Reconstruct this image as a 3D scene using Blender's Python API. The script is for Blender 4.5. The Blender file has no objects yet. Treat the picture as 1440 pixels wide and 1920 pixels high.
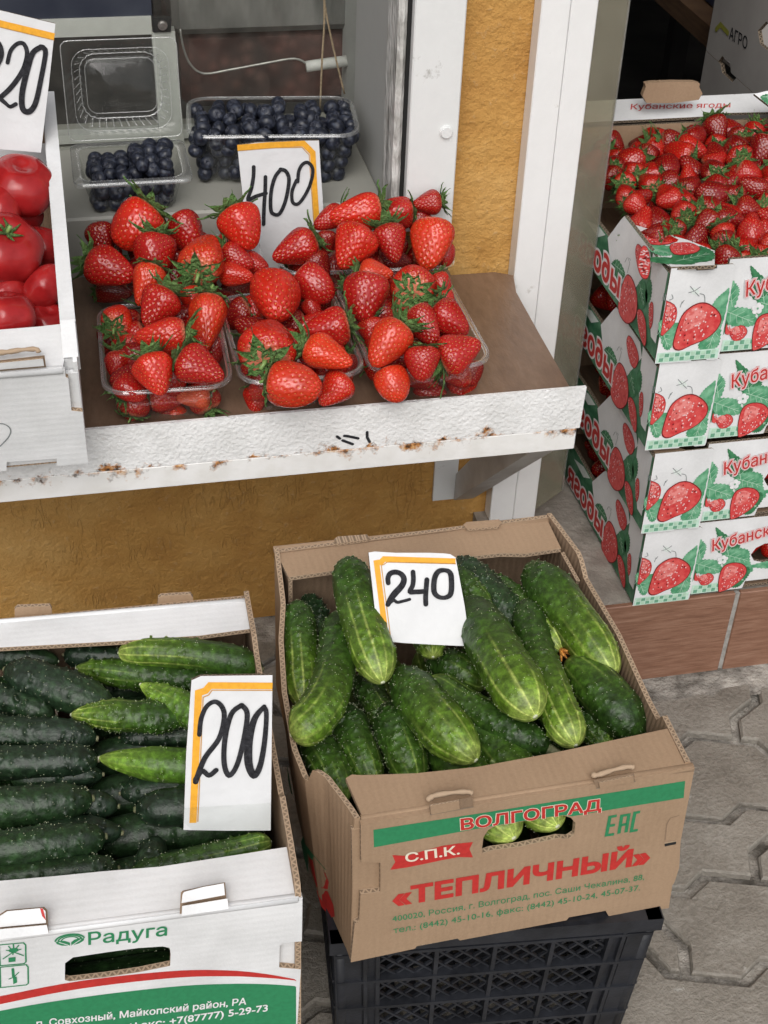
import bpy, math, random
import numpy as np
from mathutils import Vector, Matrix
from mathutils.geometry import delaunay_2d_cdt

# ------------------------------------------------------------------ camera, sky, sun
S = bpy.context.scene
COL = S.collection
FPX = 2700.0
PSI, TH, RO = math.radians(-13.65413572), math.radians(37.06131531), math.radians(2.60148397)
CAM = np.array([0.0, 0.0, 1.40])
def _rot():
    B = np.array([[1, 0, 0], [0, 0, -1], [0, 1, 0.]])
    c, s = math.cos(PSI), math.sin(PSI); Rz = np.array([[c, s, 0], [-s, c, 0], [0, 0, 1]])
    c, s = math.cos(TH), math.sin(TH); Rx = np.array([[1, 0, 0], [0, c, -s], [0, s, c]])
    c, s = math.cos(RO), math.sin(RO); Rr = np.array([[c, -s, 0], [s, c, 0], [0, 0, 1]])
    return Rr @ Rx @ B @ Rz
RM = _rot()
cam = bpy.data.cameras.new('camera'); camo = bpy.data.objects.new('camera', cam); COL.objects.link(camo)
cam.sensor_width = 36; cam.lens = 36 * FPX / 1920; cam.clip_start = 0.02; cam.clip_end = 500
mw = Matrix.Identity(4)
for i in range(3):
    mw[i][0] = RM[0][i]; mw[i][1] = -RM[1][i]; mw[i][2] = -RM[2][i]; mw[i][3] = CAM[i]
camo.matrix_world = mw
S.camera = camo

W = bpy.data.worlds.new('World'); S.world = W; W.use_nodes = True
nt = W.node_tree; bg = nt.nodes['Background']
sky = nt.nodes.new('ShaderNodeTexSky'); sky.sky_type = 'NISHITA'; sky.sun_disc = False
SUN_EL, SUN_AZ = math.radians(46), math.radians(196)      # azimuth clockwise from +Y
sky.sun_elevation = SUN_EL; sky.sun_rotation = SUN_AZ
sky.air_density = 1.0; sky.dust_density = 4.0; sky.ozone_density = 1.0
hs = nt.nodes.new('ShaderNodeHueSaturation'); hs.inputs['Saturation'].default_value = 0.28
nt.links.new(sky.outputs[0], hs.inputs['Color']); nt.links.new(hs.outputs[0], bg.inputs[0])
bg.inputs[1].default_value = 0.13
sl = bpy.data.lights.new('sun', 'SUN'); sl.energy = 1.25; sl.angle = math.radians(45); sl.color = (1, .985, .965)
so = bpy.data.objects.new('sun', sl); COL.objects.link(so)
sd = Vector((math.sin(SUN_AZ) * math.cos(SUN_EL), math.cos(SUN_AZ) * math.cos(SUN_EL), math.sin(SUN_EL)))
so.rotation_euler = sd.to_track_quat('Z', 'Y').to_euler(); so.location = (0, -2, 4)
S.view_settings.view_transform = 'Standard'; S.view_settings.look = 'None'
S.view_settings.exposure = 0.12; S.view_settings.gamma = 1.0; S.view_settings.use_curve_mapping = False
S.cycles.max_bounces = 8; S.cycles.transparent_max_bounces = 24
S.cycles.caustics_reflective = False; S.cycles.caustics_refractive = False

# ------------------------------------------------------------------ measuring helpers
def ray(x, y): return RM.T @ np.array([(x - 720) / FPX, (y - 960) / FPX, 1.0])
def onZ(x, y, z): d = ray(x, y); return CAM + d * ((z - CAM[2]) / d[2])
def onY(x, y, Y): d = ray(x, y); return CAM + d * (Y / d[1])
def onX(x, y, X): d = ray(x, y); return CAM + d * (X / d[0])
RIGHT, DOWN, FWD = RM[0], RM[1], RM[2]
def depth(p): return float((np.asarray(p) - CAM) @ FWD)
class Plane:
    def __init__(s, o, u, v):
        s.o = np.array(o, float); s.u = np.array(u, float) / np.linalg.norm(u)
        v = np.array(v, float); v = v - s.u * (v @ s.u); s.v = v / np.linalg.norm(v)
        s.n = np.cross(s.u, s.v)
    def uv(s, x, y):
        d = ray(x, y); t = ((s.o - CAM) @ s.n) / (d @ s.n); p = CAM + d * t - s.o
        return (float(p @ s.u), float(p @ s.v))
    def P(s, pts): return [s.uv(x, y) for x, y in pts]
    def pt(s, a, b, h=0.0): return s.o + s.u * a + s.v * b + s.n * h

# ------------------------------------------------------------------ materials
def newmat(name):
    m = bpy.data.materials.new(name); m.use_nodes = True
    return m, m.node_tree.nodes, m.node_tree.links, m.node_tree.nodes['Principled BSDF']
def ramp(N, stops):
    r = N.new('ShaderNodeValToRGB'); e = r.color_ramp.elements
    e[0].position, e[0].color = stops[0][0], (*stops[0][1], 1); e[1].position, e[1].color = stops[-1][0], (*stops[-1][1], 1)
    for p, c in stops[1:-1]:
        x = e.new(p); x.color = (*c, 1)
    return r
def mathn(N, L, op, a, b=None, c=None):
    n = N.new('ShaderNodeMath'); n.operation = op
    for i, v in enumerate((a, b, c)):
        if v is None: continue
        if isinstance(v, (int, float)): n.inputs[i].default_value = v
        else: L.new(v, n.inputs[i])
    return n.outputs[0]
def tc(N, which='Object'): return N.new('ShaderNodeTexCoord').outputs[which]
def noise(N, L, vec, scale, detail=4, rough=.55, stretch=None):
    if stretch:
        mp = N.new('ShaderNodeMapping'); mp.inputs['Scale'].default_value = stretch; L.new(vec, mp.inputs[0]); vec = mp.outputs[0]
    n = N.new('ShaderNodeTexNoise'); n.inputs['Scale'].default_value = scale; n.inputs['Detail'].default_value = detail
    n.inputs['Roughness'].default_value = rough; L.new(vec, n.inputs['Vector']); return n.outputs['Fac']
def bumpn(N, L, P, h, dist, strength=1.0, normal=None):
    b = N.new('ShaderNodeBump'); b.inputs['Distance'].default_value = dist; b.inputs['Strength'].default_value = strength
    L.new(h, b.inputs['Height'])
    if normal is not None: L.new(normal, b.inputs['Normal'])
    L.new(b.outputs[0], P.inputs['Normal']); return b.outputs[0]
def M(name, c1, c2=None, rough=.6, scale=40, stretch=None, bump=0, bscale=None, bstretch=None, detail=5, spec=.5, lo=.35, hi=.65, metallic=0, coord='Object'):
    m, N, L, P = newmat(name); P.inputs['Roughness'].default_value = rough
    P.inputs['Specular IOR Level'].default_value = spec; P.inputs['Metallic'].default_value = metallic
    v = tc(N, coord)
    if c2 is not None:
        f = noise(N, L, v, scale, detail, stretch=stretch); r = ramp(N, [(lo, c1), (hi, c2)]); L.new(f, r.inputs[0]); L.new(r.outputs[0], P.inputs['Base Color'])
    else: P.inputs['Base Color'].default_value = (*c1, 1)
    if bump:
        f = noise(N, L, v, bscale or scale, 4, stretch=bstretch or stretch); bumpn(N, L, P, f, bump)
    return m
def mixc(N, L, fac, a, b, mode='MIX'):
    n = N.new('ShaderNodeMix'); n.data_type = 'RGBA'; n.blend_type = mode
    for i, v in ((0, fac), (6, a), (7, b)):
        if isinstance(v, (int, float)): n.inputs[i].default_value = v
        elif isinstance(v, tuple): n.inputs[i].default_value = (*v, 1)
        else: L.new(v, n.inputs[i])
    return n.outputs[2]

def board(name, base, dark, rough=.75, flute=.0, fdist=.0003, speck=.5):
    """Paper liner of a corrugated board: fibre noise, faint flute lines (uv in metres), scuffs."""
    m, N, L, P = newmat(name); P.inputs['Roughness'].default_value = rough; P.inputs['Specular IOR Level'].default_value = .3
    uv = tc(N, 'UV'); ob = tc(N)
    f1 = noise(N, L, ob, 360, 3, .7); f2 = noise(N, L, ob, 14, 5)
    r = ramp(N, [(.3, dark), (.6, base)]); a = mathn(N, L, 'MULTIPLY_ADD', f1, speck, mathn(N, L, 'MULTIPLY', f2, 1 - speck)); L.new(a, r.inputs[0])
    L.new(r.outputs[0], P.inputs['Base Color'])
    w = N.new('ShaderNodeTexWave'); w.wave_type = 'BANDS'; w.bands_direction = 'Y' if flute < 0 else 'X'
    w.inputs['Scale'].default_value = 1 / .0075 * .314; w.inputs['Distortion'].default_value = .6; w.inputs['Detail'].default_value = 1
    L.new(uv, w.inputs['Vector'])
    h = mathn(N, L, 'MULTIPLY_ADD', w.outputs['Fac'], abs(flute), f2)
    h = mathn(N, L, 'MULTIPLY_ADD', f1, .25, h)
    bumpn(N, L, P, h, fdist); return m
KRAFT = board('kraft_board', (.365, .25, .16), (.29, .195, .122), flute=.25, fdist=.0008)
KRAFTIN = board('kraft_inside', (.27, .185, .12), (.20, .135, .088), flute=.5, fdist=.0009)
WHITEB = board('white_board', (.76, .765, .77), (.60, .605, .605), rough=.55, flute=-.12, fdist=.0006, speck=.2)
WHITEV = board('white_board_upright_flute', (.76, .765, .77), (.60, .605, .605), rough=.55, flute=.12, fdist=.0006, speck=.2)
def corr(name, light, dark):
    """Cut edge of corrugated board: two liners and a zigzag flute between them (uv: metres along, 0..1 across)."""
    m, N, L, P = newmat(name); P.inputs['Roughness'].default_value = .9
    sp = N.new('ShaderNodeSeparateXYZ'); L.new(tc(N, 'UV'), sp.inputs[0])
    u = mathn(N, L, 'DIVIDE', sp.outputs[0], .007); t = mathn(N, L, 'PINGPONG', u, .5)
    t = mathn(N, L, 'MULTIPLY', t, 2.0); d = mathn(N, L, 'ABSOLUTE', mathn(N, L, 'SUBTRACT', sp.outputs[1], t))
    a = mathn(N, L, 'LESS_THAN', d, .26)
    e = mathn(N, L, 'GREATER_THAN', mathn(N, L, 'ABSOLUTE', mathn(N, L, 'SUBTRACT', sp.outputs[1], .5)), .36)
    k = mathn(N, L, 'MAXIMUM', a, e)
    L.new(mixc(N, L, k, dark, light), P.inputs['Base Color']); return m
KEDGE = corr('kraft_cut_edge', (.40, .29, .195), (.19, .135, .088))
DEDGE = corr('dark_cut_edge', (.22, .17, .12), (.04, .03, .02))
def ink(name, c, c2=None, rough=.6): return M(name, c, c2 or tuple(x * .86 for x in c), rough=rough, scale=220, detail=2, spec=.3)
GREEN = ink('green_ink', (.03, .235, .10)); RED = ink('red_ink', (.52, .035, .03)); CREAM = ink('cream_ink', (.80, .72, .58))
INK = M('black_marker', (.012, .012, .014), (.035, .035, .04), rough=.75, scale=300, spec=.15)
ORANGE = ink('orange_ink', (.80, .38, .03)); WINK = ink('white_ink', (.8, .8, .8)); GREYINK = ink('grey_ink', (.22, .24, .24))
LEAFINK = M('printed_leaf', (.06, .27, .13), (.22, .48, .30), rough=.6, scale=90, lo=.4, hi=.7)
LEAFDK = M('printed_leaf_deep', (.02, .13, .05), (.06, .25, .11), rough=.6, scale=110, lo=.4, hi=.7)
VEIN = ink('printed_vein', (.45, .66, .5)); BERRYINK = M('printed_berry', (.55, .03, .035), (.68, .10, .09), rough=.55, scale=160)
PINKINK = M('printed_highlight', (.76, .26, .24), (.64, .12, .11), rough=.55, scale=200, lo=.42, hi=.58, detail=2)
BERRYDK = ink('printed_berry_edge', (.18, .012, .015)); MINT = ink('mint_ink', (.56, .76, .64)); CHECK = ink('check_ink', (.16, .38, .25))
PALEW = ink('pale_white_ink', (.74, .80, .76)); PINKW = ink('pink_halo_ink', (.82, .60, .60))

# ------------------------------------------------------------------ mesh builder
def _inside(p, q):
    ins = False; j = len(q) - 1
    for i in range(len(q)):
        if (q[i][1] > p[1]) != (q[j][1] > p[1]) and p[0] < (q[j][0] - q[i][0]) * (p[1] - q[i][1]) / (q[j][1] - q[i][1]) + q[i][0]: ins = not ins
        j = i
    return ins
def _wind(p, q):
    w = 0; j = len(q) - 1
    for i in range(len(q)):
        a, b = q[j], q[i]; c = (b[0] - a[0]) * (p[1] - a[1]) - (p[0] - a[0]) * (b[1] - a[1])
        if a[1] <= p[1] < b[1] and c > 0: w += 1
        elif b[1] <= p[1] < a[1] and c < 0: w -= 1
        j = i
    return w
def fill(loops, nonzero=False):
    """Triangles (counter-clockwise) of an outer loop and its holes."""
    if len(loops) == 1:
        q = loops[0]; cr = [(q[i - 1][0] - q[i - 2][0]) * (q[i][1] - q[i - 1][1]) - (q[i - 1][1] - q[i - 2][1]) * (q[i][0] - q[i - 1][0]) for i in range(len(q))]
        if len(q) <= 12 and (min(cr) >= 0 or max(cr) <= 0): return list(q), [tuple(range(len(q))) if sum(cr) > 0 else tuple(range(len(q) - 1, -1, -1))]
    P_, E_ = [], []
    for lp in loops:
        b = len(P_); P_ += [Vector(p) for p in lp]; E_ += [(b + i, b + (i + 1) % len(lp)) for i in range(len(lp))]
    r = delaunay_2d_cdt(P_, E_, [], 0, 1e-9); V = [(v.x, v.y) for v in r[0]]; F = []
    for t in r[2]:
        c = (sum(V[i][0] for i in t) / len(t), sum(V[i][1] for i in t) / len(t))
        if (sum(_wind(c, lp) for lp in loops) != 0) if nonzero else (sum(_inside(c, lp) for lp in loops) % 2):
            a, b, d = (V[i] for i in t[:3]); ar = (b[0] - a[0]) * (d[1] - a[1]) - (d[0] - a[0]) * (b[1] - a[1])
            if abs(ar) > 1e-13: F.append(tuple(t) if ar > 0 else tuple(t)[::-1])
    return V, F
class MB:
    def __init__(s, org=(0, 0, 0)): s.o = np.array(org, float); s.v = []; s.f = []; s.m = []; s.uv = []; s.sm = []; s.mats = []
    def mi(s, mat):
        if mat not in s.mats: s.mats.append(mat)
        return s.mats.index(mat)
    def face(s, pts, mat, uv=None, sm=False):
        b = len(s.v); s.v += [tuple(np.asarray(p, float) - s.o) for p in pts]; s.f.append(tuple(range(b, b + len(pts))))
        s.m.append(s.mi(mat)); s.uv.append(uv); s.sm.append(sm)
    def mesh(s, V, F, mat, sm=True):
        b = len(s.v); s.v += [tuple(np.asarray(p, float) - s.o) for p in V]; k = s.mi(mat)
        for f in F: s.f.append(tuple(i + b for i in f)); s.m.append(k); s.uv.append(None); s.sm.append(sm)
    def tess(s, pl, loops, h, mat, flip=False):
        V, F = fill(loops); b0 = len(s.v); s.v += [tuple(pl.pt(x, y, h) - s.o) for x, y in V]; k = s.mi(mat)
        for t in F:
            t = t[::-1] if flip else t
            s.f.append(tuple(b0 + i for i in t)); s.m.append(k); s.uv.append([V[i] for i in t]); s.sm.append(False)
    def plate(s, pl, outer, th, mf, me=None, mb=None, holes=(), h=0.0, top=9.0):
        me = me or mf; mb = mb or mf; loops = [list(outer)] + [list(x) for x in holes]
        s.tess(pl, loops, h, mf); s.tess(pl, loops, h - th, mb, True)
        for li, lp in enumerate(loops):
            ar = sum(lp[i - 1][0] * lp[i][1] - lp[i][0] * lp[i - 1][1] for i in range(len(lp)))
            if (ar < 0) != (li > 0): lp = lp[::-1]
            d = 0.0
            for i in range(len(lp)):
                p, q = lp[i], lp[(i + 1) % len(lp)]; l = math.hypot(q[0] - p[0], q[1] - p[1])
                s.face([pl.pt(*p, h), pl.pt(*p, h - th), pl.pt(*q, h - th), pl.pt(*q, h)], mf if min(p[1], q[1]) > top else me, [(d, 0), (d, 1), (d + l, 1), (d + l, 0)]); d += l
    def decal(s, pl, poly, mat, h=.0004, holes=()): s.tess(pl, [list(poly)] + [list(x) for x in holes], h, mat)
    def ribbon(s, pl, pts, w, mat, h=.0006, closed=False, cap=True):
        pts = [tuple(p) for p in pts]; n = len(pts)
        ws = list(w) if isinstance(w, (list, tuple)) else [w] * n
        Lp, Rp = [], []
        for i in range(n):
            a = pts[i - 1] if (i > 0 or closed) else pts[i]; b = pts[(i + 1) % n] if (i < n - 1 or closed) else pts[i]
            def nr(p, q):
                l = math.hypot(q[0] - p[0], q[1] - p[1]) or 1e-9; return (-(q[1] - p[1]) / l, (q[0] - p[0]) / l)
            if a == pts[i]: nn = nr(pts[i], b); k = 1
            elif b == pts[i]: nn = nr(a, pts[i]); k = 1
            else:
                n1, n2 = nr(a, pts[i]), nr(pts[i], b); sx, sy = n1[0] + n2[0], n1[1] + n2[1]; l = math.hypot(sx, sy) or 1e-9
                nn = (sx / l, sy / l); k = 1 / max(.55, nn[0] * n1[0] + nn[1] * n1[1])
            hw = ws[i] / 2 * k
            Lp.append((pts[i][0] + nn[0] * hw, pts[i][1] + nn[1] * hw)); Rp.append((pts[i][0] - nn[0] * hw, pts[i][1] - nn[1] * hw))
        rng = range(n if closed else n - 1)
        for i in rng:
            j = (i + 1) % n; hh = h + (i % 2) * .00004
            s.face([pl.pt(*Lp[i], hh), pl.pt(*Rp[i], hh), pl.pt(*Rp[j], hh), pl.pt(*Lp[j], hh)], mat)
        if cap and not closed:
            for i, j in ((0, 1), (n - 1, n - 2)):
                th = math.atan2(pts[i][1] - pts[j][1], pts[i][0] - pts[j][0]); r = ws[i] / 2
                s.face([pl.pt(pts[i][0] + r * math.cos(th - PI / 2 + PI * k / 6), pts[i][1] + r * math.sin(th - PI / 2 + PI * k / 6), h + .00002) for k in range(7)], mat)
    def box(s, lo, hi, mat, bev=0.0):
        x0, y0, z0 = lo; x1, y1, z1 = hi
        if bev:
            b = bev; V = []; F = []
            for (sx, X) in ((1, x0), (-1, x1)):
                for (sy, Y) in ((1, y0), (-1, y1)):
                    for (sz, Z) in ((1, z0), (-1, z1)):
                        V += [(X, Y + sy * b, Z + sz * b), (X + sx * b, Y, Z + sz * b), (X + sx * b, Y + sy * b, Z)]
            import bmesh
            bm = bmesh.new()
            for v in V: bm.verts.new(v)
            r = bmesh.ops.convex_hull(bm, input=bm.verts[:])
            bm.verts.index_update(); VV = [tuple(v.co) for v in bm.verts]; FF = [tuple(v.index for v in f.verts) for f in bm.faces]; bm.free()
            s.mesh(VV, FF, mat, False); return
        V = [(x, y, z) for x in (x0, x1) for y in (y0, y1) for z in (z0, z1)]
        for f in ((0, 1, 3, 2), (4, 6, 7, 5), (0, 4, 5, 1), (2, 3, 7, 6), (0, 2, 6, 4), (1, 5, 7, 3)):
            p = [V[i] for i in f]
            ax = 0 if f in ((0, 1, 3, 2), (4, 6, 7, 5)) else (1 if f in ((0, 4, 5, 1), (2, 3, 7, 6)) else 2)
            s.face(p, mat, [tuple(q[k] for k in range(3) if k != ax) for q in p])
    def obox(s, c, ax, half, mat):
        """Oriented box: centre, 3 axes, half sizes."""
        c = np.array(c, float); A = [np.array(a, float) / np.linalg.norm(a) for a in ax]
        V = [c + A[0] * half[0] * i + A[1] * half[1] * j + A[2] * half[2] * k for i in (-1, 1) for j in (-1, 1) for k in (-1, 1)]
        for f in ((0, 1, 3, 2), (4, 6, 7, 5), (0, 4, 5, 1), (2, 3, 7, 6), (0, 2, 6, 4), (1, 5, 7, 3)): s.face([V[i] for i in f], mat)
    def tube(s, path, r, mat, seg=8, closed=False, caps=True):
        path = [np.array(p, float) for p in path]; n = len(path); rs = r if isinstance(r, (list, tuple)) else [r] * n
        V = []; F = []; up = None
        for i in range(n):
            a = path[i - 1] if (i or closed) else path[0]; b = path[(i + 1) % n] if (i < n - 1 or closed) else path[-1]
            t = b - a; t /= (np.linalg.norm(t) or 1)
            if up is None:
                up = np.cross(t, [0, 0, 1.0]); 
                if np.linalg.norm(up) < 1e-3: up = np.cross(t, [1.0, 0, 0])
            up = up - t * (up @ t); up /= np.linalg.norm(up); w = np.cross(t, up)
            for k in range(seg):
                th = 2 * PI * k / seg; V.append(path[i] + (up * math.cos(th) + w * math.sin(th)) * rs[i])
        for i in range(n if closed else n - 1):
            j = (i + 1) % n
            for k in range(seg): F.append((i * seg + k, i * seg + (k + 1) % seg, j * seg + (k + 1) % seg, j * seg + k))
        if caps and not closed: F.append(tuple(range(seg - 1, -1, -1))); F.append(tuple((n - 1) * seg + k for k in range(seg)))
        s.mesh(V, F, mat)
    def obj(s, name, parent=None, smooth=None, **props):
        me = bpy.data.meshes.new(name); me.from_pydata(s.v, [], s.f); me.update()
        for m in s.mats: me.materials.append(m)
        me.polygons.foreach_set('material_index', s.m); me.polygons.foreach_set('use_smooth', s.sm if smooth is None else [smooth] * len(s.f))
        ul = me.uv_layers.new(name='UVMap'); k = 0; dat = np.zeros(len(me.loops) * 2)
        for f, u in zip(s.f, s.uv):
            if u is not None:
                for q, t in enumerate(u): dat[2 * (k + q)] = t[0]; dat[2 * (k + q) + 1] = t[1]
            k += len(f)
        ul.data.foreach_set('uv', dat)
        o = bpy.data.objects.new(name, me); COL.objects.link(o)
        if parent is not None: o.parent = parent
        else: o.location = s.o
        for a, b in props.items(): o[a] = b
        return o
PI = math.pi
def tag(o, label=None, cat=None, group=None, kind=None):
    for k, v in (('label', label), ('category', cat), ('group', group), ('kind', kind)):
        if v: o[k] = v
    return o
def empty(name, loc, label, cat, group=None):
    o = bpy.data.objects.new(name, None); COL.objects.link(o); o.location = Vector(loc); o.empty_display_size = .02
    return tag(o, label, cat, group)
def copy_tree(o, parent=None):
    c = o.copy(); COL.objects.link(c)
    if parent is not None: c.parent = parent
    for ch in list(o.children): copy_tree(ch, c)
    return c
def lerp(a, b, t): return tuple(x + (y - x) * t for x, y in zip(a, b))
def crop(ox, oy, sc): return lambda *p: [(ox + x / sc, oy + y / sc) for x, y in p]

_tx = {}
def text2d(body, offset=0.0, shear=0.0):
    """Outlines of the lettering, filled glyph by glyph (outer loop with its holes)."""
    key = (body, offset, shear)
    if key in _tx: return _tx[key]
    cu = bpy.data.curves.new('lettering_source', 'FONT'); cu.body = body; cu.offset = offset; cu.shear = shear; cu.resolution_u = 3; cu.size = 1; cu.fill_mode = 'NONE'
    ob = bpy.data.objects.new('lettering_source', cu); COL.objects.link(ob)
    dg = bpy.context.evaluated_depsgraph_get(); dg.update()
    me = bpy.data.meshes.new_from_object(ob.evaluated_get(dg), depsgraph=dg)
    P_ = [(v.co.x, v.co.y) for v in me.vertices]; nb = {}
    for e in me.edges:
        a, b = e.vertices; nb.setdefault(a, []).append(b); nb.setdefault(b, []).append(a)
    bpy.data.objects.remove(ob); bpy.data.curves.remove(cu); bpy.data.meshes.remove(me)
    seen = set(); loops = []
    for st in nb:
        if st in seen: continue
        lp = [st]; seen.add(st); cur = st
        while True:
            nx = [n for n in nb[cur] if n not in seen]
            if not nx: break
            cur = nx[0]; seen.add(cur); lp.append(cur)
        q = []
        for i in lp:
            if not q or math.hypot(P_[i][0] - q[-1][0], P_[i][1] - q[-1][1]) > 1e-5: q.append(P_[i])
        if len(q) > 2: loops.append(q)
    area = lambda lp: sum(lp[k - 1][0] * lp[k][1] - lp[k][0] * lp[k - 1][1] for k in range(len(lp)))
    AR = [area(lp) for lp in loops]; src = loops
    cont = {i: [j for j in range(len(loops)) if j != i and AR[i] * AR[j] < 0 and abs(AR[j]) > abs(AR[i]) and all(_inside(p, src[j]) for p in src[i])] for i in range(len(loops))}
    outer = [i for i in cont if not cont[i]]; own = {i: [j for j in cont if i in cont[j]] for i in outer}
    sgn_ = [(1 if AR[i] > 0 else -1) * (1 if i in own else -1) for i in range(len(loops))]
    if offset:
        new = []
        for i, lp in enumerate(loops):
            q = []
            for k in range(len(lp)):
                p0, p1, p2 = np.array(lp[k - 1]), np.array(lp[k]), np.array(lp[(k + 1) % len(lp)]); d1 = p1 - p0; d2 = p2 - p1; d1 /= np.linalg.norm(d1); d2 /= np.linalg.norm(d2)
                n1 = np.array([d1[1], -d1[0]]); n2 = np.array([d2[1], -d2[0]]); n = n1 + n2; l = np.linalg.norm(n)
                if l < 1e-6: continue
                n /= l; q.append(tuple(p1 + n * sgn_[i] * offset / max(.6, float(n @ n1))))
            new.append(q)
        loops = new
    V, F = [], []
    for g, i in enumerate(outer):
        v, f = fill([loops[i]] + [loops[j] for j in own[i]], True); b0 = len(V); V += [(x, y, (g % 6) * .00003) for x, y in v]; F += [tuple(b0 + k for k in t) for t in f]
    _tx[key] = (V, F); return V, F
def put_text(mb, pl, body, bl, br, tl, mat, h=.0006, offset=0.0, shear=0.0, cap=.715, ref=None):
    """Lettering: baseline from pixel bl to br, capital height up to pixel tl."""
    V, F = text2d(body, offset, shear); V0, _ = text2d(ref or body, 0.0, shear)
    x0 = min(v[0] for v in V0); x1 = max(v[0] for v in V0)
    o, a, t = (np.array(pl.uv(*p)) for p in (bl, br, tl)); ex = (a - o) / (x1 - x0); ey = (t - o) / cap
    pts = [o + ex * (x - x0) + ey * y for x, y, _ in V]
    b = len(mb.v); mb.v += [tuple(pl.pt(p[0], p[1], h + v[2]) - mb.o) for p, v in zip(pts, V)]; k = mb.mi(mat)
    for f in F:
        q = [pts[i] for i in f]; ar = sum(q[i - 1][0] * q[i][1] - q[i][0] * q[i - 1][1] for i in range(len(q)))
        if ar < 0: f = f[::-1]
        mb.f.append(tuple(i + b for i in f)); mb.m.append(k); mb.uv.append(None); mb.sm.append(False)
def smooth2(pts, n=4, closed=False):
    """Catmull-Rom through 2-D points."""
    P = [np.array(p, float) for p in pts]; m = len(P); out = []
    for i in range(m if closed else m - 1):
        if closed: p0, p1, p2, p3 = P[i - 1], P[i], P[(i + 1) % m], P[(i + 2) % m]
        else: p0, p1, p2, p3 = P[max(i - 1, 0)], P[i], P[i + 1], P[min(i + 2, m - 1)]
        for k in range(n):
            t = k / n; out.append(tuple(.5 * ((2 * p1) + (p2 - p0) * t + (2 * p0 - 5 * p1 + 4 * p2 - p3) * t * t + (3 * p1 - p0 - 3 * p2 + p3) * t ** 3)))
    if not closed: out.append(tuple(P[-1]))
    return out

# ------------------------------------------------------------------ ground: mortar sheet and wave pavers
MORTAR = M('joint_sand', (.085, .075, .062), (.42, .39, .345), rough=.95, scale=26, bump=.006, bscale=160)
def paver_mat():
    m, N, L, P = newmat('paver_concrete'); ob = tc(N)
    f = noise(N, L, ob, 9, 6, .6); g = noise(N, L, ob, 150, 4, .7); k = noise(N, L, ob, 11, 8, .72)
    r = ramp(N, [(.27, (.115, .101, .083)), (.5, (.245, .222, .188)), (.75, (.36, .335, .295))]); L.new(mathn(N, L, 'MULTIPLY_ADD', g, .4, mathn(N, L, 'MULTIPLY', f, .6)), r.inputs[0])
    oi = N.new('ShaderNodeObjectInfo')
    wr = ramp(N, [(.655, (0, 0, 0)), (.69, (1, 1, 1))]); L.new(k, wr.inputs[0])
    c = mixc(N, L, mathn(N, L, 'MULTIPLY', wr.outputs[0], .55), r.outputs[0], (.48, .46, .42))
    L.new(c, P.inputs['Base Color'])
    rr = ramp(N, [(.4, (.45, .45, .45)), (.6, (.85, .85, .85))]); L.new(f, rr.inputs[0]); L.new(rr.outputs[0], P.inputs['Roughness'])
    bumpn(N, L, P, mathn(N, L, 'MULTIPLY_ADD', k, .25, g), .0035); return m
PAVER = paver_mat()
g = MB(); g.box((-60, -60, -.2), (60, 60, -.0095), MORTAR); tag(g.obj('ground'), kind='structure')
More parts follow.
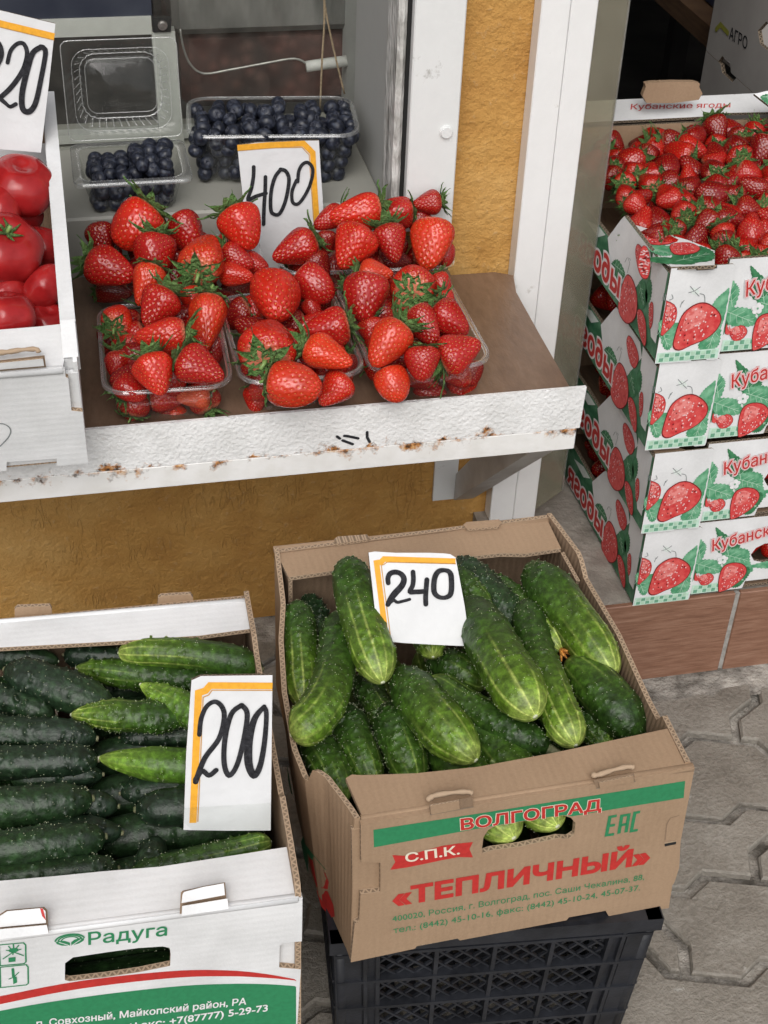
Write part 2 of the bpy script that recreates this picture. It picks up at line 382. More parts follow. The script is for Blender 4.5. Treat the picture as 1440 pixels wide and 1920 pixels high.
def build_pavers():
    mb = MB(); th = math.radians(-17.5); U = np.array([math.cos(th), math.sin(th)]); Vv = np.array([-U[1], U[0]])
    SP, PER, HA = .118, .2236, .029
    ph = [0.314, 0.380, 0.343, 0.36]
    def h(u, k):
        t = ((u - (0.343 + (.037 if k % 2 else -.02)) + .012) % PER) / PER
        w = .0245 / PER
        if t < w: return HA * t / w
        if t < .5: return HA
        if t < .5 + w: return HA * (1 - (t - .5) / w)
        return 0.0
    y0 = 1.38 - SP * 2
    random.seed(4)
    for r in range(-9, 4):
        yb, yt = y0 + r * SP, y0 + (r + 1) * SP
        for c in range(-6, 9):
            off = (0.3976 if (r % 2 == 0) else 0.3015) + c * PER
            sh = .034
            def joint(u, up):
                b = (u, yb + h(u, r)); t = (u + (-sh if r % 2 else sh), yt + h(u + (-sh if r % 2 else sh), r + 1))
                m1 = lerp(b, t, .36); m2 = lerp(b, t, .68); p = [b, (b[0], m1[1]), (t[0], m2[1]), t]
                return p if up else p[::-1]
            u0, u1 = off, off + PER
            e = sh if r % 2 == 0 else -sh
            def brk(ua, ub, k, y):
                base = 0.343 + (.037 if k % 2 else -.02) - .012; L = []
                for j in range(-14, 20):
                    for q in (0, .0245, PER / 2, PER / 2 + .0245):
                        x = base + j * PER + q
                        if ua + .004 < x < ub - .004: L.append((x, y + h(x, k)))
                return sorted(L)
            poly = brk(u0, u1, r, yb) + joint(u1, True) + brk(u0 + e, u1 + e, r + 1, yt)[::-1] + joint(u0, False)
            # inset
            def inset(P, d):
                out = []
                for i in range(len(P)):
                    a, b, c2 = (np.array(P[i - 1]), np.array(P[i]), np.array(P[(i + 1) % len(P)]))
                    n1 = np.array([-(b - a)[1], (b - a)[0]]); n2 = np.array([-(c2 - b)[1], (c2 - b)[0]])
                    n1 /= np.linalg.norm(n1) + 1e-9; n2 /= np.linalg.norm(n2) + 1e-9; n = n1 + n2; l = np.linalg.norm(n)
                    n /= l + 1e-9; out.append(tuple(b + n * d / max(.5, n @ n1)))
                return out
            ctr = np.mean(np.array(poly), axis=0); w = U * ctr[0] + Vv * ctr[1]
            if not (-.9 < w[0] < 1.6 and -.1 < w[1] < 1.52): continue
            zj = random.uniform(-.002, .002); tx = random.uniform(-.014, .014); ty = random.uniform(-.014, .014)
            wp = [p for p in inset(poly, .0052 + random.uniform(0, .0018))]; ip = inset(poly, .0084)
            def X(p, z): q = U * p[0] + Vv * p[1]; return (q[0], q[1], z + zj + (tx * (p[0] - ctr[0]) + ty * (p[1] - ctr[1]) if z > -.004 else 0))
            n = len(wp)
            b = len(mb.v)
            mb.v += [X(p, -.02) for p in wp] + [X(p, -.0032) for p in wp] + [X(p, 0) for p in ip]
            k = mb.mi(PAVER)
            for lv in (0, 1):
                for i in range(n): mb.f.append((b + lv * n + i, b + lv * n + (i + 1) % n, b + (lv + 1) * n + (i + 1) % n, b + (lv + 1) * n + i)); mb.m.append(k); mb.uv.append(None); mb.sm.append(False)
            V2, F2 = fill([ip]); b2 = len(mb.v); mb.v += [X(p, 0) for p in V2]
            for t in F2: mb.f.append(tuple(b2 + i for i in t)); mb.m.append(k); mb.uv.append(None); mb.sm.append(False)
    tag(mb.obj('pavement'), kind='structure')
build_pavers()

# ------------------------------------------------------------------ doorstep
def tile_mat():
    m, N, L, P = newmat('wood_look_tile'); ob = tc(N)
    a = noise(N, L, ob, 16, 6, .65, stretch=(1, 1, 9)); b = noise(N, L, ob, 90, 4, .6, stretch=(.35, 1, 5))
    r = ramp(N, [(.3, (.135, .062, .036)), (.5, (.225, .112, .07)), (.72, (.32, .185, .125))]); L.new(mathn(N, L, 'MULTIPLY_ADD', b, .45, mathn(N, L, 'MULTIPLY', a, .58)), r.inputs[0])
    L.new(r.outputs[0], P.inputs['Base Color']); P.inputs['Roughness'].default_value = .5; bumpn(N, L, P, b, .0006); return m
TILE = tile_mat()
STEPC = M('step_concrete', (.19, .165, .14), (.32, .29, .25), rough=.85, scale=22, bump=.003, bscale=90)
GROUT = M('tile_grout', (.25, .24, .22), (.36, .345, .32), rough=.9, scale=120)
org = (.95, 1.36, 0)
step = empty('doorstep', org, 'low doorstep with wood-look riser tiles and a worn grey concrete top, under the berry crates', 'doorstep')
mb = MB(org); mb.box((.52, 1.362, -.02), (2.2, 1.76, .146), STEPC); mb.obj('step_top', step)
xj = [.56, .8305, 1.135, 1.44, 1.745, 2.05]
for i in range(5):
    mb = MB(org); mb.box((xj[i] + .0035, 1.3535, -.004), (xj[i + 1] - .0035, 1.3615, .1475), TILE, bev=.0012); mb.obj('riser_tile', step)
mb = MB(org); mb.box((.54, 1.356, -.02), (2.1, 1.3618, .1455), GROUT); mb.obj('grout', step)
# strip of mortar in front of the step
mb = MB(); random.seed(2)
ys = [1.30 + random.uniform(-.012, .012) for _ in range(30)]
for i in range(29):
    x0, x1 = .4 + i * .05, .45 + i * .05
    mb.face([(x0, ys[i], -.0005), (x1, ys[i + 1], -.0005), (x1, 1.356, .006), (x0, 1.356, .006)], MORTAR, sm=True)
tag(mb.obj('kerb_mortar'), kind='structure')

# ------------------------------------------------------------------ shop front
def stucco():
    m, N, L, P = newmat('orange_stucco'); ob = tc(N)
    mk = noise(N, L, ob, 16, 4); sel = ramp(N, [(.50, (0, 0, 0)), (.60, (1, 1, 1))]); L.new(mk, sel.inputs[0])
    wl = noise(N, L, ob, 85, 2, .45, stretch=(1, 1, .18)); gr = ramp(N, [(.004, (1, 1, 1)), (.020, (0, 0, 0))]); L.new(mathn(N, L, 'ABSOLUTE', mathn(N, L, 'SUBTRACT', wl, .5)), gr.inputs[0])
    # bark-beetle scratches only low on the wall, lumps above
    sp = N.new('ShaderNodeSeparateXYZ'); L.new(ob, sp.inputs[0])
    low = mathn(N, L, 'LESS_THAN', sp.outputs[2], .50)
    scr = mathn(N, L, 'MULTIPLY', mathn(N, L, 'MULTIPLY', gr.outputs[0], sel.outputs[0]), low)
    big = noise(N, L, ob, 3.2, 5); fine = noise(N, L, ob, 130, 4); mid = noise(N, L, ob, 26, 4)
    r = ramp(N, [(.3, (.385, .185, .040)), (.5, (.49, .262, .066)), (.7, (.565, .335, .108))]); L.new(mathn(N, L, 'MULTIPLY_ADD', mid, .4, mathn(N, L, 'MULTIPLY', big, .6)), r.inputs[0])
    pale = ramp(N, [(.62, (0, 0, 0)), (.74, (1, 1, 1))]); L.new(fine, pale.inputs[0])
    c = mixc(N, L, mathn(N, L, 'MULTIPLY', pale.outputs[0], .25), r.outputs[0], (.55, .42, .26))
    c = mixc(N, L, mathn(N, L, 'MULTIPLY', scr, .08), c, (.17, .085, .02))
    L.new(c, P.inputs['Base Color']); P.inputs['Roughness'].default_value = .8
    h = mathn(N, L, 'MULTIPLY_ADD', fine, .8, mid); h = mathn(N, L, 'MULTIPLY_ADD', scr, -.22, h)
    bumpn(N, L, P, h, .0045); return m
STUCCO = stucco()
WHITEPAINT = M('old_white_paint', (.72, .72, .71), (.60, .60, .58), rough=.5, scale=26, bump=.0012, bscale=70, lo=.45, hi=.8)
def scuffed(name, base, dirt, rough=.45):
    m, N, L, P = newmat(name); ob = tc(N)
    a = noise(N, L, ob, 45, 8, .7); b = noise(N, L, ob, 9, 3)
    r = ramp(N, [(.30, dirt), (.37, base), (.8, tuple(x * .93 for x in base))]); L.new(mathn(N, L, 'MULTIPLY_ADD', a, .62, mathn(N, L, 'MULTIPLY', b, .38)), r.inputs[0])
    L.new(r.outputs[0], P.inputs['Base Color']); P.inputs['Roughness'].default_value = rough; bumpn(N, L, P, a, .0006); return m
POSTW = scuffed('white_post_paint', (.80, .80, .79), (.50, .48, .44)); STRIPW = scuffed('white_steel_paint', (.72, .73, .72), (.42, .41, .39))
PLASTER = scuffed('grey_painted_plaster', (.43, .43, .41), (.36, .355, .335), .6)
SILLM = scuffed('grey_sill', (.315, .31, .275), (.20, .195, .17), .55)
DARKGAP = M('dark_gap', (.008, .008, .008), rough=.9)
FRAMEW = scuffed('white_frame_paint', (.47, .47, .44), (.33, .32, .29), .5)
STEEL = M('bolt_steel', (.35, .34, .32), (.5, .49, .47), rough=.35, scale=200, metallic=1)
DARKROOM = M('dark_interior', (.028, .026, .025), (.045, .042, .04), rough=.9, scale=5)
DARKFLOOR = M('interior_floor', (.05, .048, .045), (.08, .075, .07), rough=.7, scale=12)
def clear(name, dust=.03, dustc=(.7, .72, .7), rough=.08, tint=(.96, .97, .96), gloss=.04, gain=.75, bump=0, patchy=False):
    m = bpy.data.materials.new(name); m.use_nodes = True; N, L = m.node_tree.nodes, m.node_tree.links; N.clear()
    out = N.new('ShaderNodeOutputMaterial'); tr = N.new('ShaderNodeBsdfTransparent'); tr.inputs[0].default_value = (*tint, 1)
    gl = N.new('ShaderNodeBsdfGlossy'); gl.inputs['Roughness'].default_value = rough; gl.inputs[0].default_value = (1, 1, 1, 1)
    df = N.new('ShaderNodeBsdfDiffuse'); df.inputs[0].default_value = (*dustc, 1)
    lw = N.new('ShaderNodeLayerWeight'); lw.inputs[0].default_value = .28
    ob = tc(N); nz = noise(N, L, ob, 35, 5, .65)
    if bump:
        b = N.new('ShaderNodeBump'); b.inputs['Distance'].default_value = bump; L.new(noise(N, L, ob, 60, 2), b.inputs['Height'])
        L.new(b.outputs[0], gl.inputs['Normal']); L.new(b.outputs[0], lw.inputs['Normal'])
    m1 = N.new('ShaderNodeMixShader'); rz = ramp(N, [(.36, (.35,) * 3), (.62, (1.6,) * 3)] if patchy else [(.2, (.8,) * 3), (.8, (1.2,) * 3)]); L.new(nz, rz.inputs[0]); L.new(mathn(N, L, 'MULTIPLY', rz.outputs[0], dust), m1.inputs[0]); L.new(tr.outputs[0], m1.inputs[1]); L.new(df.outputs[0], m1.inputs[2])
    m2 = N.new('ShaderNodeMixShader'); L.new(mathn(N, L, 'MULTIPLY_ADD', lw.outputs['Facing'], gain, gloss), m2.inputs[0]); L.new(m1.outputs[0], m2.inputs[1]); L.new(gl.outputs[0], m2.inputs[2])
    L.new(m2.outputs[0], out.inputs[0]); return m
GLASS = clear('dusty_window_glass', dust=.030, patchy=True, dustc=(.36, .33, .29), rough=.2, gain=.03, gloss=.006)
PET = clear('clear_punnet_plastic', dust=.014, rough=.10, gain=.28, gloss=.018, bump=.0006)
PETRIM = clear('clear_punnet_rim', dust=.11, dustc=(.8, .8, .8), rough=.12, gain=.55, gloss=.09)
RIBM = clear('clamshell_ribs', dust=.20, dustc=(.85, .85, .85), rough=.1, gain=.5, gloss=.14)
PVC = clear('dusty_pvc', dust=.42, dustc=(.33, .31, .24), rough=.22, tint=(.80, .78, .66), gain=.16, gloss=.05)

YW = 1.592
org = (.7, 1.65, 0)
shop = empty('shop_building', org, 'orange stucco shop front with a recessed window, white post and dark open doorway', 'shop')
PW = Plane((0, YW, 0), (1, 0, 0), (0, 0, 1))
mb = MB(org)
mb.plate(PW, [(-4, -.1), (.605, -.1), (.605, 2.7), (-4, 2.7)], .16, STUCCO, holes=[[(-1.2, .5285), (.386, .5285), (.386, 2.0), (-1.2, 2.0)]])
mb.plate(PW, [(1.62, -.1), (5, -.1), (5, 2.7), (1.62, 2.7)], .16, STUCCO); mb.plate(PW, [(.605, 1.55), (1.62, 1.55), (1.62, 2.7), (.605, 2.7)], .16, STUCCO)  # last plate: unseen lintel, brought down low to shade the berry crates
mb.obj('outer_wall', shop)
mb = MB(org)
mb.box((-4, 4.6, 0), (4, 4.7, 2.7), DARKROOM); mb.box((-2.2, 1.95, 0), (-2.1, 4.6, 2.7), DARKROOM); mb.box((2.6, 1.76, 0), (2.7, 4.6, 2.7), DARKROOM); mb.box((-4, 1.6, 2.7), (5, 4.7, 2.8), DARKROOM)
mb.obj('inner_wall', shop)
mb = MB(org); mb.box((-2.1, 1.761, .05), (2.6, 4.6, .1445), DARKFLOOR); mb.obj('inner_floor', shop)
mb = MB(org); mb.box((-1.2, 1.632, .50), (.3795, 1.93, .6232), SILLM, bev=.003); mb.obj('window_sill', shop)
# plaster reveal: rough lip near the front, smooth inside
mb = MB(org); mb.box((.380, 1.60, .53), (.3858, 1.93, 2.0), PLASTER)
LIPM = M('chipped_plaster', (.36, .355, .33), (.58, .575, .55), rough=.75, scale=38, bump=.012, bscale=46, bstretch=(1, 1, .35), lo=.4, hi=.6)
mb.box((.3735, 1.572, .613), (.3838, 1.632, 2.0), LIPM, bev=.004); mb.obj('window_reveal', shop)
mb = MB(org); mb.box((.3845, 1.575, .615), (.3888, 1.5915, 2.0), DARKGAP); mb.obj('shadow_gap', shop)
mb = MB(org); mb.box((.389, 1.562, .613), (.4485, 1.5915, 2.02), STRIPW, bev=.0015); st = mb.obj('steel_strip', shop)
mb = MB(org); c = onY(836, 247, 1.562)
for r0, y, m_ in ((.0078, 1.5605, STRIPW), (.0064, 1.5575, STRIPW)):
    P2 = Plane((c[0], y, c[2]), (1, 0, 0), (0, 0, 1)); mb.plate(P2, [(r0 * math.cos(k * PI / 12), r0 * math.sin(k * PI / 12)) for k in range(24)], .0032, m_)
mb.obj('bolt_cap', st)
mb = MB(org); mb.box((.5365, 1.565, .1465), (.5715, 1.5915, 2.25), POSTW, bev=.0012); mb.box((.5721, 1.5652, .1465), (.6045, 1.756, 2.25), POSTW, bev=.0012); mb.obj('door_post', shop)
# window frame and panes
PF = Plane((0, 1.845, 0), (1, 0, 0), (0, 0, 1))
mb = MB(org)
mb.plate(PF, [(-1.2, .7695), (.1165, .7695), (.1165, .792), (-1.2, .792)], .02, FRAMEW)
mb.plate(PF, PF.P([(284, 60), (328, 58), (335, 150), (346, 268), (300, 268), (292, 150)]), .02, FRAMEW, h=.001)
mb.plate(PF, [(-1.2, .628), (.38, .628), (.38, .640), (-1.2, .640)], .02, FRAMEW, h=-.002)
wf = mb.obj('window_frame', shop)
mb = MB(org); mb.plate(PF, PF.P([(285, 33), (321, 33), (320, 58), (287, 59)]), .012, DARKGAP, h=.004)
mb.obj('corner_plate', wf)
mb = MB(org); c = PF.uv(304, 44)
for r0, hh in ((.0062, .008), (.0042, .0115)): mb.plate(PF, [(c[0] + r0 * math.cos(k * PI / 8), c[1] + r0 * math.sin(k * PI / 8)) for k in range(16)], .005, STEEL, h=hh)
mb.obj('screw', wf)
mb = MB(org); mb.box((-1.2, 1.838, .6235), (.118, 1.841, .795), GLASS); mb.obj('glass_pane', wf)
mb = MB(org); mb.box((.1195, 1.839, .6235), (.3797, 1.842, 2.0), GLASS); mb.obj('glass_pane', wf)
BLUEDK = M('dark_navy_band', (.012, .016, .03), (.03, .035, .05), rough=.5, scale=12)
mb = MB(org); mb.plate(PF, [(-1.2, .792), (.118, .792), (.118, .90), (-1.2, .90)], .02, BLUEDK, h=-.004); mb.obj('upper_band', wf)  # plain dark navy band above the left frame bar

# plastic strip at the door
PV = Plane((.605, 1.568, 0), (math.cos(math.radians(14)), math.sin(math.radians(14)), 0), (0, 0, 1))
mb = MB((.625, 1.572, .15)); mb.plate(PV, [(0.0, .158), (.043, .18), (.0435, 1.0), (.0430, 2.2), (0.0, 2.2)], .0025, PVC)
mb.plate(PV, [(.0412, .182), (.0434, .181), (.0437, 1.0), (.0434, 2.2), (.0412, 2.2)], .003, PETRIM, h=.0012)
tag(mb.obj('plastic_curtain'), 'dusty olive translucent plastic door strip hanging beside the white post', 'plastic curtain')

# bucket behind the right pane
BUCK = M('stained_tub_plastic', (.035, .022, .022), (.075, .045, .04), rough=.5, scale=22, detail=6)
def tubmat():
    m, N, L, P = newmat('tub_with_fruit_inside'); ob = tc(N)
    v = N.new('ShaderNodeTexVoronoi'); v.inputs['Scale'].default_value = 55; L.new(ob, v.inputs['Vector'])
    n = noise(N, L, ob, 6, 3); r = ramp(N, [(.0, (.17, .085, .07)), (.5, (.06, .030, .027)), (1, (.02, .012, .012))]); L.new(v.outputs['Distance'], r.inputs[0])
    r2 = ramp(N, [(.4, (.045, .036, .032)), (.6, (.13, .065, .055))]); L.new(n, r2.inputs[0])
    L.new(mixc(N, L, .5, r.outputs[0], r2.outputs[0]), P.inputs['Base Color']); P.inputs['Roughness'].default_value = .3; return m
TUBM = tubmat(); RIMM = M('grey_tub_rim', (.085, .082, .076), (.19, .185, .175), rough=.5, scale=14, stretch=(1.6, 1, .5), detail=7)
org = (.30, 2.10, .62)
bk = empty('plastic_tub', org, 'murky grey-rimmed plastic tub with a wire handle behind the right window pane', 'tub')
mb = MB(org); mb.box((.158, 1.935, .632), (.52, 2.25, .742), TUBM, bev=.012); mb.obj('tub_body', bk)
mb = MB(org); mb.box((.148, 1.915, .7405), (.53, 2.26, .80), RIMM, bev=.010); mb.obj('tub_rim', bk)
PB = Plane((0, 1.895, 0), (1, 0, 0), (0, 0, 1)); WIRE = M('bail_wire', (.34, .33, .31), (.45, .44, .41), rough=.4, scale=90, metallic=.6)
mb = MB(org); mb.tube([PB.pt(*p) for p in smooth2(PB.P([(338, 55), (344, 90), (358, 122), (383, 138), (430, 131), (500, 118), (552, 110), (576, 120)]), 4)], .0016, WIRE, seg=6); hd = mb.obj('handle', bk)
mb = MB(org); mb.tube([PB.pt(*p) for p in PB.P([(574, 125), (600, 121), (650, 114)])], .0075, M('white_grip', (.5, .49, .46), (.62, .61, .58), rough=.5, scale=60), seg=14); mb.obj('grip', hd)
TW = M('jute_twine', (.20, .15, .09), (.32, .25, .16), rough=.9, scale=400)
for pts, lb in (([(607, -40), (608, 40), (604, 110), (600, 206)], 'straight brown twine hanging down the right window pane'), ([(606, -40), (609, 10), (625, 90), (646, 176)], 'slanting brown twine hanging in front of the white handle grip')):
    PT = Plane((0, 1.81, 0), (1, 0, 0), (0, 0, 1)); q = [PT.pt(*p) for p in smooth2(PT.P(pts), 4)]
    mb = MB(q[0]); mb.tube(q, .0014, TW, seg=6); tag(mb.obj('twine'), lb, 'twine', 'twines at the window')

# ------------------------------------------------------------------ things inside the shop
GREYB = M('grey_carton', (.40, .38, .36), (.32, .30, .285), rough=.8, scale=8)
XP = Plane((1.0, 2.098, 0), (0, -1, 0), (0, 0, 1))
def lead_box(z0, z1, lbl, withtext):
    o = (1.17, 1.9, z0); e = empty('carton', o, lbl, 'carton', 'cartons stacked inside the shop')
    mb = MB(o)
    u0, u1 = 0.0, .46
    hole = [(.16, z0 + .085), (.18, z0 + .105), (.25, z0 + .105), (.265, z0 + .085), (.25, z0 + .07), (.175, z0 + .07)]
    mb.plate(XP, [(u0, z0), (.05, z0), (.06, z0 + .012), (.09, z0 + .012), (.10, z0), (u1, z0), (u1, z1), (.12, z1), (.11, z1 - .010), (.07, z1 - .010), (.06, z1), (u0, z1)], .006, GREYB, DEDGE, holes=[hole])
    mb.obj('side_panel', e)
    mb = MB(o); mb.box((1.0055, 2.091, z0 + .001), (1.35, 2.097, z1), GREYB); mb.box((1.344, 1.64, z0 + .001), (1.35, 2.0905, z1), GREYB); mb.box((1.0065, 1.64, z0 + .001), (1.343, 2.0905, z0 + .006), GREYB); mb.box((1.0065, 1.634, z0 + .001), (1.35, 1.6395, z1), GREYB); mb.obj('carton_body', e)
    if withtext:
        mb = MB(o); put_text(mb, XP, 'АГРО', (1368, 72), (1401, 93), (1370, 50), INK, .0008, .012)
        mb.ribbon(XP, XP.P([(1344, 55), (1352, 46), (1366, 62)]), .008, ink('olive_ink', (.30, .30, .05)), .001); mb.obj('lettering', e)
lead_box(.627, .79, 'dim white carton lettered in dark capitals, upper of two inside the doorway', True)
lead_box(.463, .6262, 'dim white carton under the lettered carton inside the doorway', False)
o = (1.17, 1.9, .1445); e = empty('low_table', o, 'dark low table carrying the white cartons inside the doorway', 'table')
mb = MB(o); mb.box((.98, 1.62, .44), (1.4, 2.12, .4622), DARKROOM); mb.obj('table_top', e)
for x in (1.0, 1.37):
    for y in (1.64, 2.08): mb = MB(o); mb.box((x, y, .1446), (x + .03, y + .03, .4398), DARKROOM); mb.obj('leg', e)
NAVY = M('navy_carton', (.012, .02, .05), (.022, .034, .075), rough=.5, scale=10); PLANK = M('dark_brown_plank', (.10, .055, .03), (.15, .085, .045), rough=.7, scale=20, stretch=(1, 1, 8))
o = (1.2, 2.5, .55); e = empty('shelf_rack', o, 'brown plank shelf in the dark back of the shop', 'rack')
mb = MB(o); mb.box((1.06, 2.12, .585), (1.5, 3.2, .62), PLANK); mb.obj('plank', e)
for y in (2.14, 3.12): mb = MB(o); mb.box((1.40, y, .1446), (1.44, y + .04, .5848), DARKROOM); mb.obj('upright', e)
o = (1.25, 2.5, .6205); e = empty('carton', o, 'dark blue carton with a pale label on the plank shelf', 'carton')
mb = MB(o); mb.box((1.10, 2.16, .6205), (1.45, 2.75, .80), NAVY, bev=.004); mb.obj('carton_body', e)
XB = Plane((1.0985, 2.75, 0), (0, -1, 0), (0, 0, 1)); mb = MB(o); mb.plate(XB, XB.P([(1294, 5), (1320, 18), (1316, 45), (1292, 32)]), .0012, M('pale_label', (.5, .5, .48), rough=.6)); mb.obj('label', e)
mb = MB(o); mb.plate(XB, XB.P([(1289, 36), (1314, 49), (1313, 66), (1286, 50)]), .0012, M('dull_label', (.26, .27, .30), rough=.6)); mb.obj('label', e)

# ------------------------------------------------------------------ display shelf
def rust_paint():
    m, N, L, P = newmat('rough_white_paint_with_rust'); ob = tc(N); sp = N.new('ShaderNodeSeparateXYZ'); L.new(ob, sp.inputs[0])
    bub = noise(N, L, ob, 250, 2, .4); big = noise(N, L, ob, 20, 4)
    r = ramp(N, [(.35, (.68, .68, .67)), (.6, (.78, .78, .775))]); L.new(big, r.inputs[0])
    # rust near the seam and bottom edges
    z = sp.outputs[2]
    seam = mathn(N, L, 'SUBTRACT', 1, mathn(N, L, 'MULTIPLY', mathn(N, L, 'ABSOLUTE', mathn(N, L, 'SUBTRACT', z, .502 - .53)), 60))
    sn = noise(N, L, ob, 38, 6, .7); s2 = noise(N, L, ob, 8, 3)
    a = mathn(N, L, 'MULTIPLY_ADD', seam, .16, mathn(N, L, 'MULTIPLY_ADD', sn, .7, mathn(N, L, 'MULTIPLY', s2, .3)))
    rr = ramp(N, [(.635, (0, 0, 0)), (.70, (1, 1, 1))]); L.new(a, rr.inputs[0])
    rc = ramp(N, [(.42, (.05, .03, .02)), (.55, (.42, .17, .045)), (.7, (.6, .38, .18))]); L.new(noise(N, L, ob, 160, 3), rc.inputs[0])
    L.new(mixc(N, L, rr.outputs[0], r.outputs[0], rc.outputs[0]), P.inputs['Base Color']); P.inputs['Roughness'].default_value = .28
    bumpn(N, L, P, mathn(N, L, 'MULTIPLY_ADD', rr.outputs[0], .3, bub), .0015); return m
RUSTP = rust_paint()
def smooth_rust():
    m, N, L, P = newmat('smooth_white_paint_with_rust'); ob = tc(N); big = noise(N, L, ob, 25, 4)
    r = ramp(N, [(.35, (.70, .69, .66)), (.6, (.78, .775, .76))]); L.new(big, r.inputs[0])
    sp = N.new('ShaderNodeSeparateXYZ'); L.new(ob, sp.inputs[0])
    top = mathn(N, L, 'SUBTRACT', 1, mathn(N, L, 'MULTIPLY', mathn(N, L, 'ABSOLUTE', mathn(N, L, 'SUBTRACT', sp.outputs[2], -.029)), 55))
    a = mathn(N, L, 'MULTIPLY_ADD', top, .17, mathn(N, L, 'MULTIPLY_ADD', noise(N, L, ob, 42, 6, .7), .7, mathn(N, L, 'MULTIPLY', noise(N, L, ob, 9, 3), .3)))
    rr = ramp(N, [(.635, (0, 0, 0)), (.73, (1, 1, 1))]); L.new(a, rr.inputs[0])
    rc = ramp(N, [(.42, (.07, .04, .025)), (.55, (.45, .19, .05)), (.7, (.62, .42, .22))]); L.new(noise(N, L, ob, 150, 3), rc.inputs[0])
    L.new(mixc(N, L, rr.outputs[0], r.outputs[0], rc.outputs[0]), P.inputs['Base Color']); P.inputs['Roughness'].default_value = .35; bumpn(N, L, P, noise(N, L, ob, 90, 3), .0006); return m
SRUST = smooth_rust()
def plywood():
    m, N, L, P = newmat('brown_plywood'); ob = tc(N)
    a = noise(N, L, ob, 9, 7, .65, stretch=(2, .5, 1)); b = noise(N, L, ob, 70, 5, .7, stretch=(1.6, .5, 1)); d = noise(N, L, ob, 55, 8, .75)
    r = ramp(N, [(.3, (.105, .06, .038)), (.5, (.18, .112, .072)), (.7, (.26, .175, .12))]); L.new(mathn(N, L, 'MULTIPLY_ADD', b, .35, mathn(N, L, 'MULTIPLY', a, .65)), r.inputs[0])
    sc = ramp(N, [(.66, (0, 0, 0)), (.74, (1, 1, 1))]); L.new(d, sc.inputs[0])
    L.new(mixc(N, L, mathn(N, L, 'MULTIPLY', sc.outputs[0], .4), r.outputs[0], (.34, .27, .2)), P.inputs['Base Color'])
    P.inputs['Roughness'].default_value = .36; bumpn(N, L, P, b, .0008); return m
PLY = plywood()
SZ = .545
org = (.1, 1.43, .53)
shelf = empty('display_shelf', org, 'brown plywood display shelf with a rust-spotted white steel front rail', 'shelf')
PS = Plane((0, 0, SZ), (1, 0, 0), (0, 1, 0))
rc_ = PS.P([(1071, 731), (1010, 624), (968, 548), (928, 481)])
mb = MB(org); mb.plate(PS, [(-.7, 1.276), (rc_[0][0], 1.276)] + [(min(p[0], .5355), p[1]) for p in rc_[1:3]] + [(.5335, 1.560), (.512, 1.5718), (.455, 1.5718), (.455, 1.5905), (.372, 1.5905), (.372, 1.6315), (-.7, 1.6315)], .016, PLY); mb.obj('shelf_board', shelf)
mb = MB(org)
PA = Plane((0, 1.2725, 0), (1, 0, 0), (0, 0, 1))
mb.plate(PA, [(-.7, .503), (.532, .503), (.5335, .557), (-.7, .557)], .004, RUSTP)
MKI = INK
for pts in ([(641, 816), (647, 820)], [(650, 822), (672, 828)], [(655, 816), (690, 824)], [(686, 812), (694, 830)]): pass
cs = crop(580, 300, 2.571)
for pts in (cs((133, 1331), (146, 1341)), cs((160, 1350), (208, 1368)), cs((168, 1328), (188, 1330), (235, 1340)), cs((278, 1310), (278, 1335), (290, 1357))):
    mb.ribbon(PA, PA.P(pts), .0032, MKI, .0008)
mb.obj('rail_face', shelf)
mb = MB(org); mb.box((-.7, 1.2729, .474), (.529, 1.300, .5022), SRUST, bev=.001); mb.obj('rail_tube', shelf)
BRK = M('bracket_paint', (.42, .39, .36), (.55, .53, .50), rough=.5, scale=18, bump=.0008, bscale=120)
XB2 = Plane((.455, 0, 0), (0, -1, 0), (0, 0, 1))
br = MB(org)
BX = .490
br.box((BX - .034, 1.5865, .178), (BX + .0, 1.5918, .528), STRIPW)
pts = [(1.586, .176), (1.285, .470), (1.285, .505), (1.33, .505), (1.586, .222)]
br.face([(BX - .003, y, z) for y, z in pts], BRK); br.face([(BX, y, z) for y, z in pts][::-1], BRK)
br.face([(BX - .003, 1.586, .176), (BX + .026, 1.586, .176), (BX + .026, 1.285, .470), (BX - .003, 1.285, .470)], BRK); br.face([(BX, 1.586, .1795), (BX + .026, 1.586, .1795), (BX + .026, 1.285, .4735), (BX, 1.285, .4735)][::-1], BRK)
br.face([(BX + .026, 1.586, .176), (BX + .026, 1.586, .1795), (BX + .026, 1.285, .4735), (BX + .026, 1.285, .470)], BRK)
br.box((BX - .003, 1.302, .505), (BX + .022, 1.5858, .5285), BRK)
b0 = br.obj('bracket', shelf)
b1 = b0.copy(); COL.objects.link(b1); b1.location = b0.location + Vector((-.85, 0, 0))

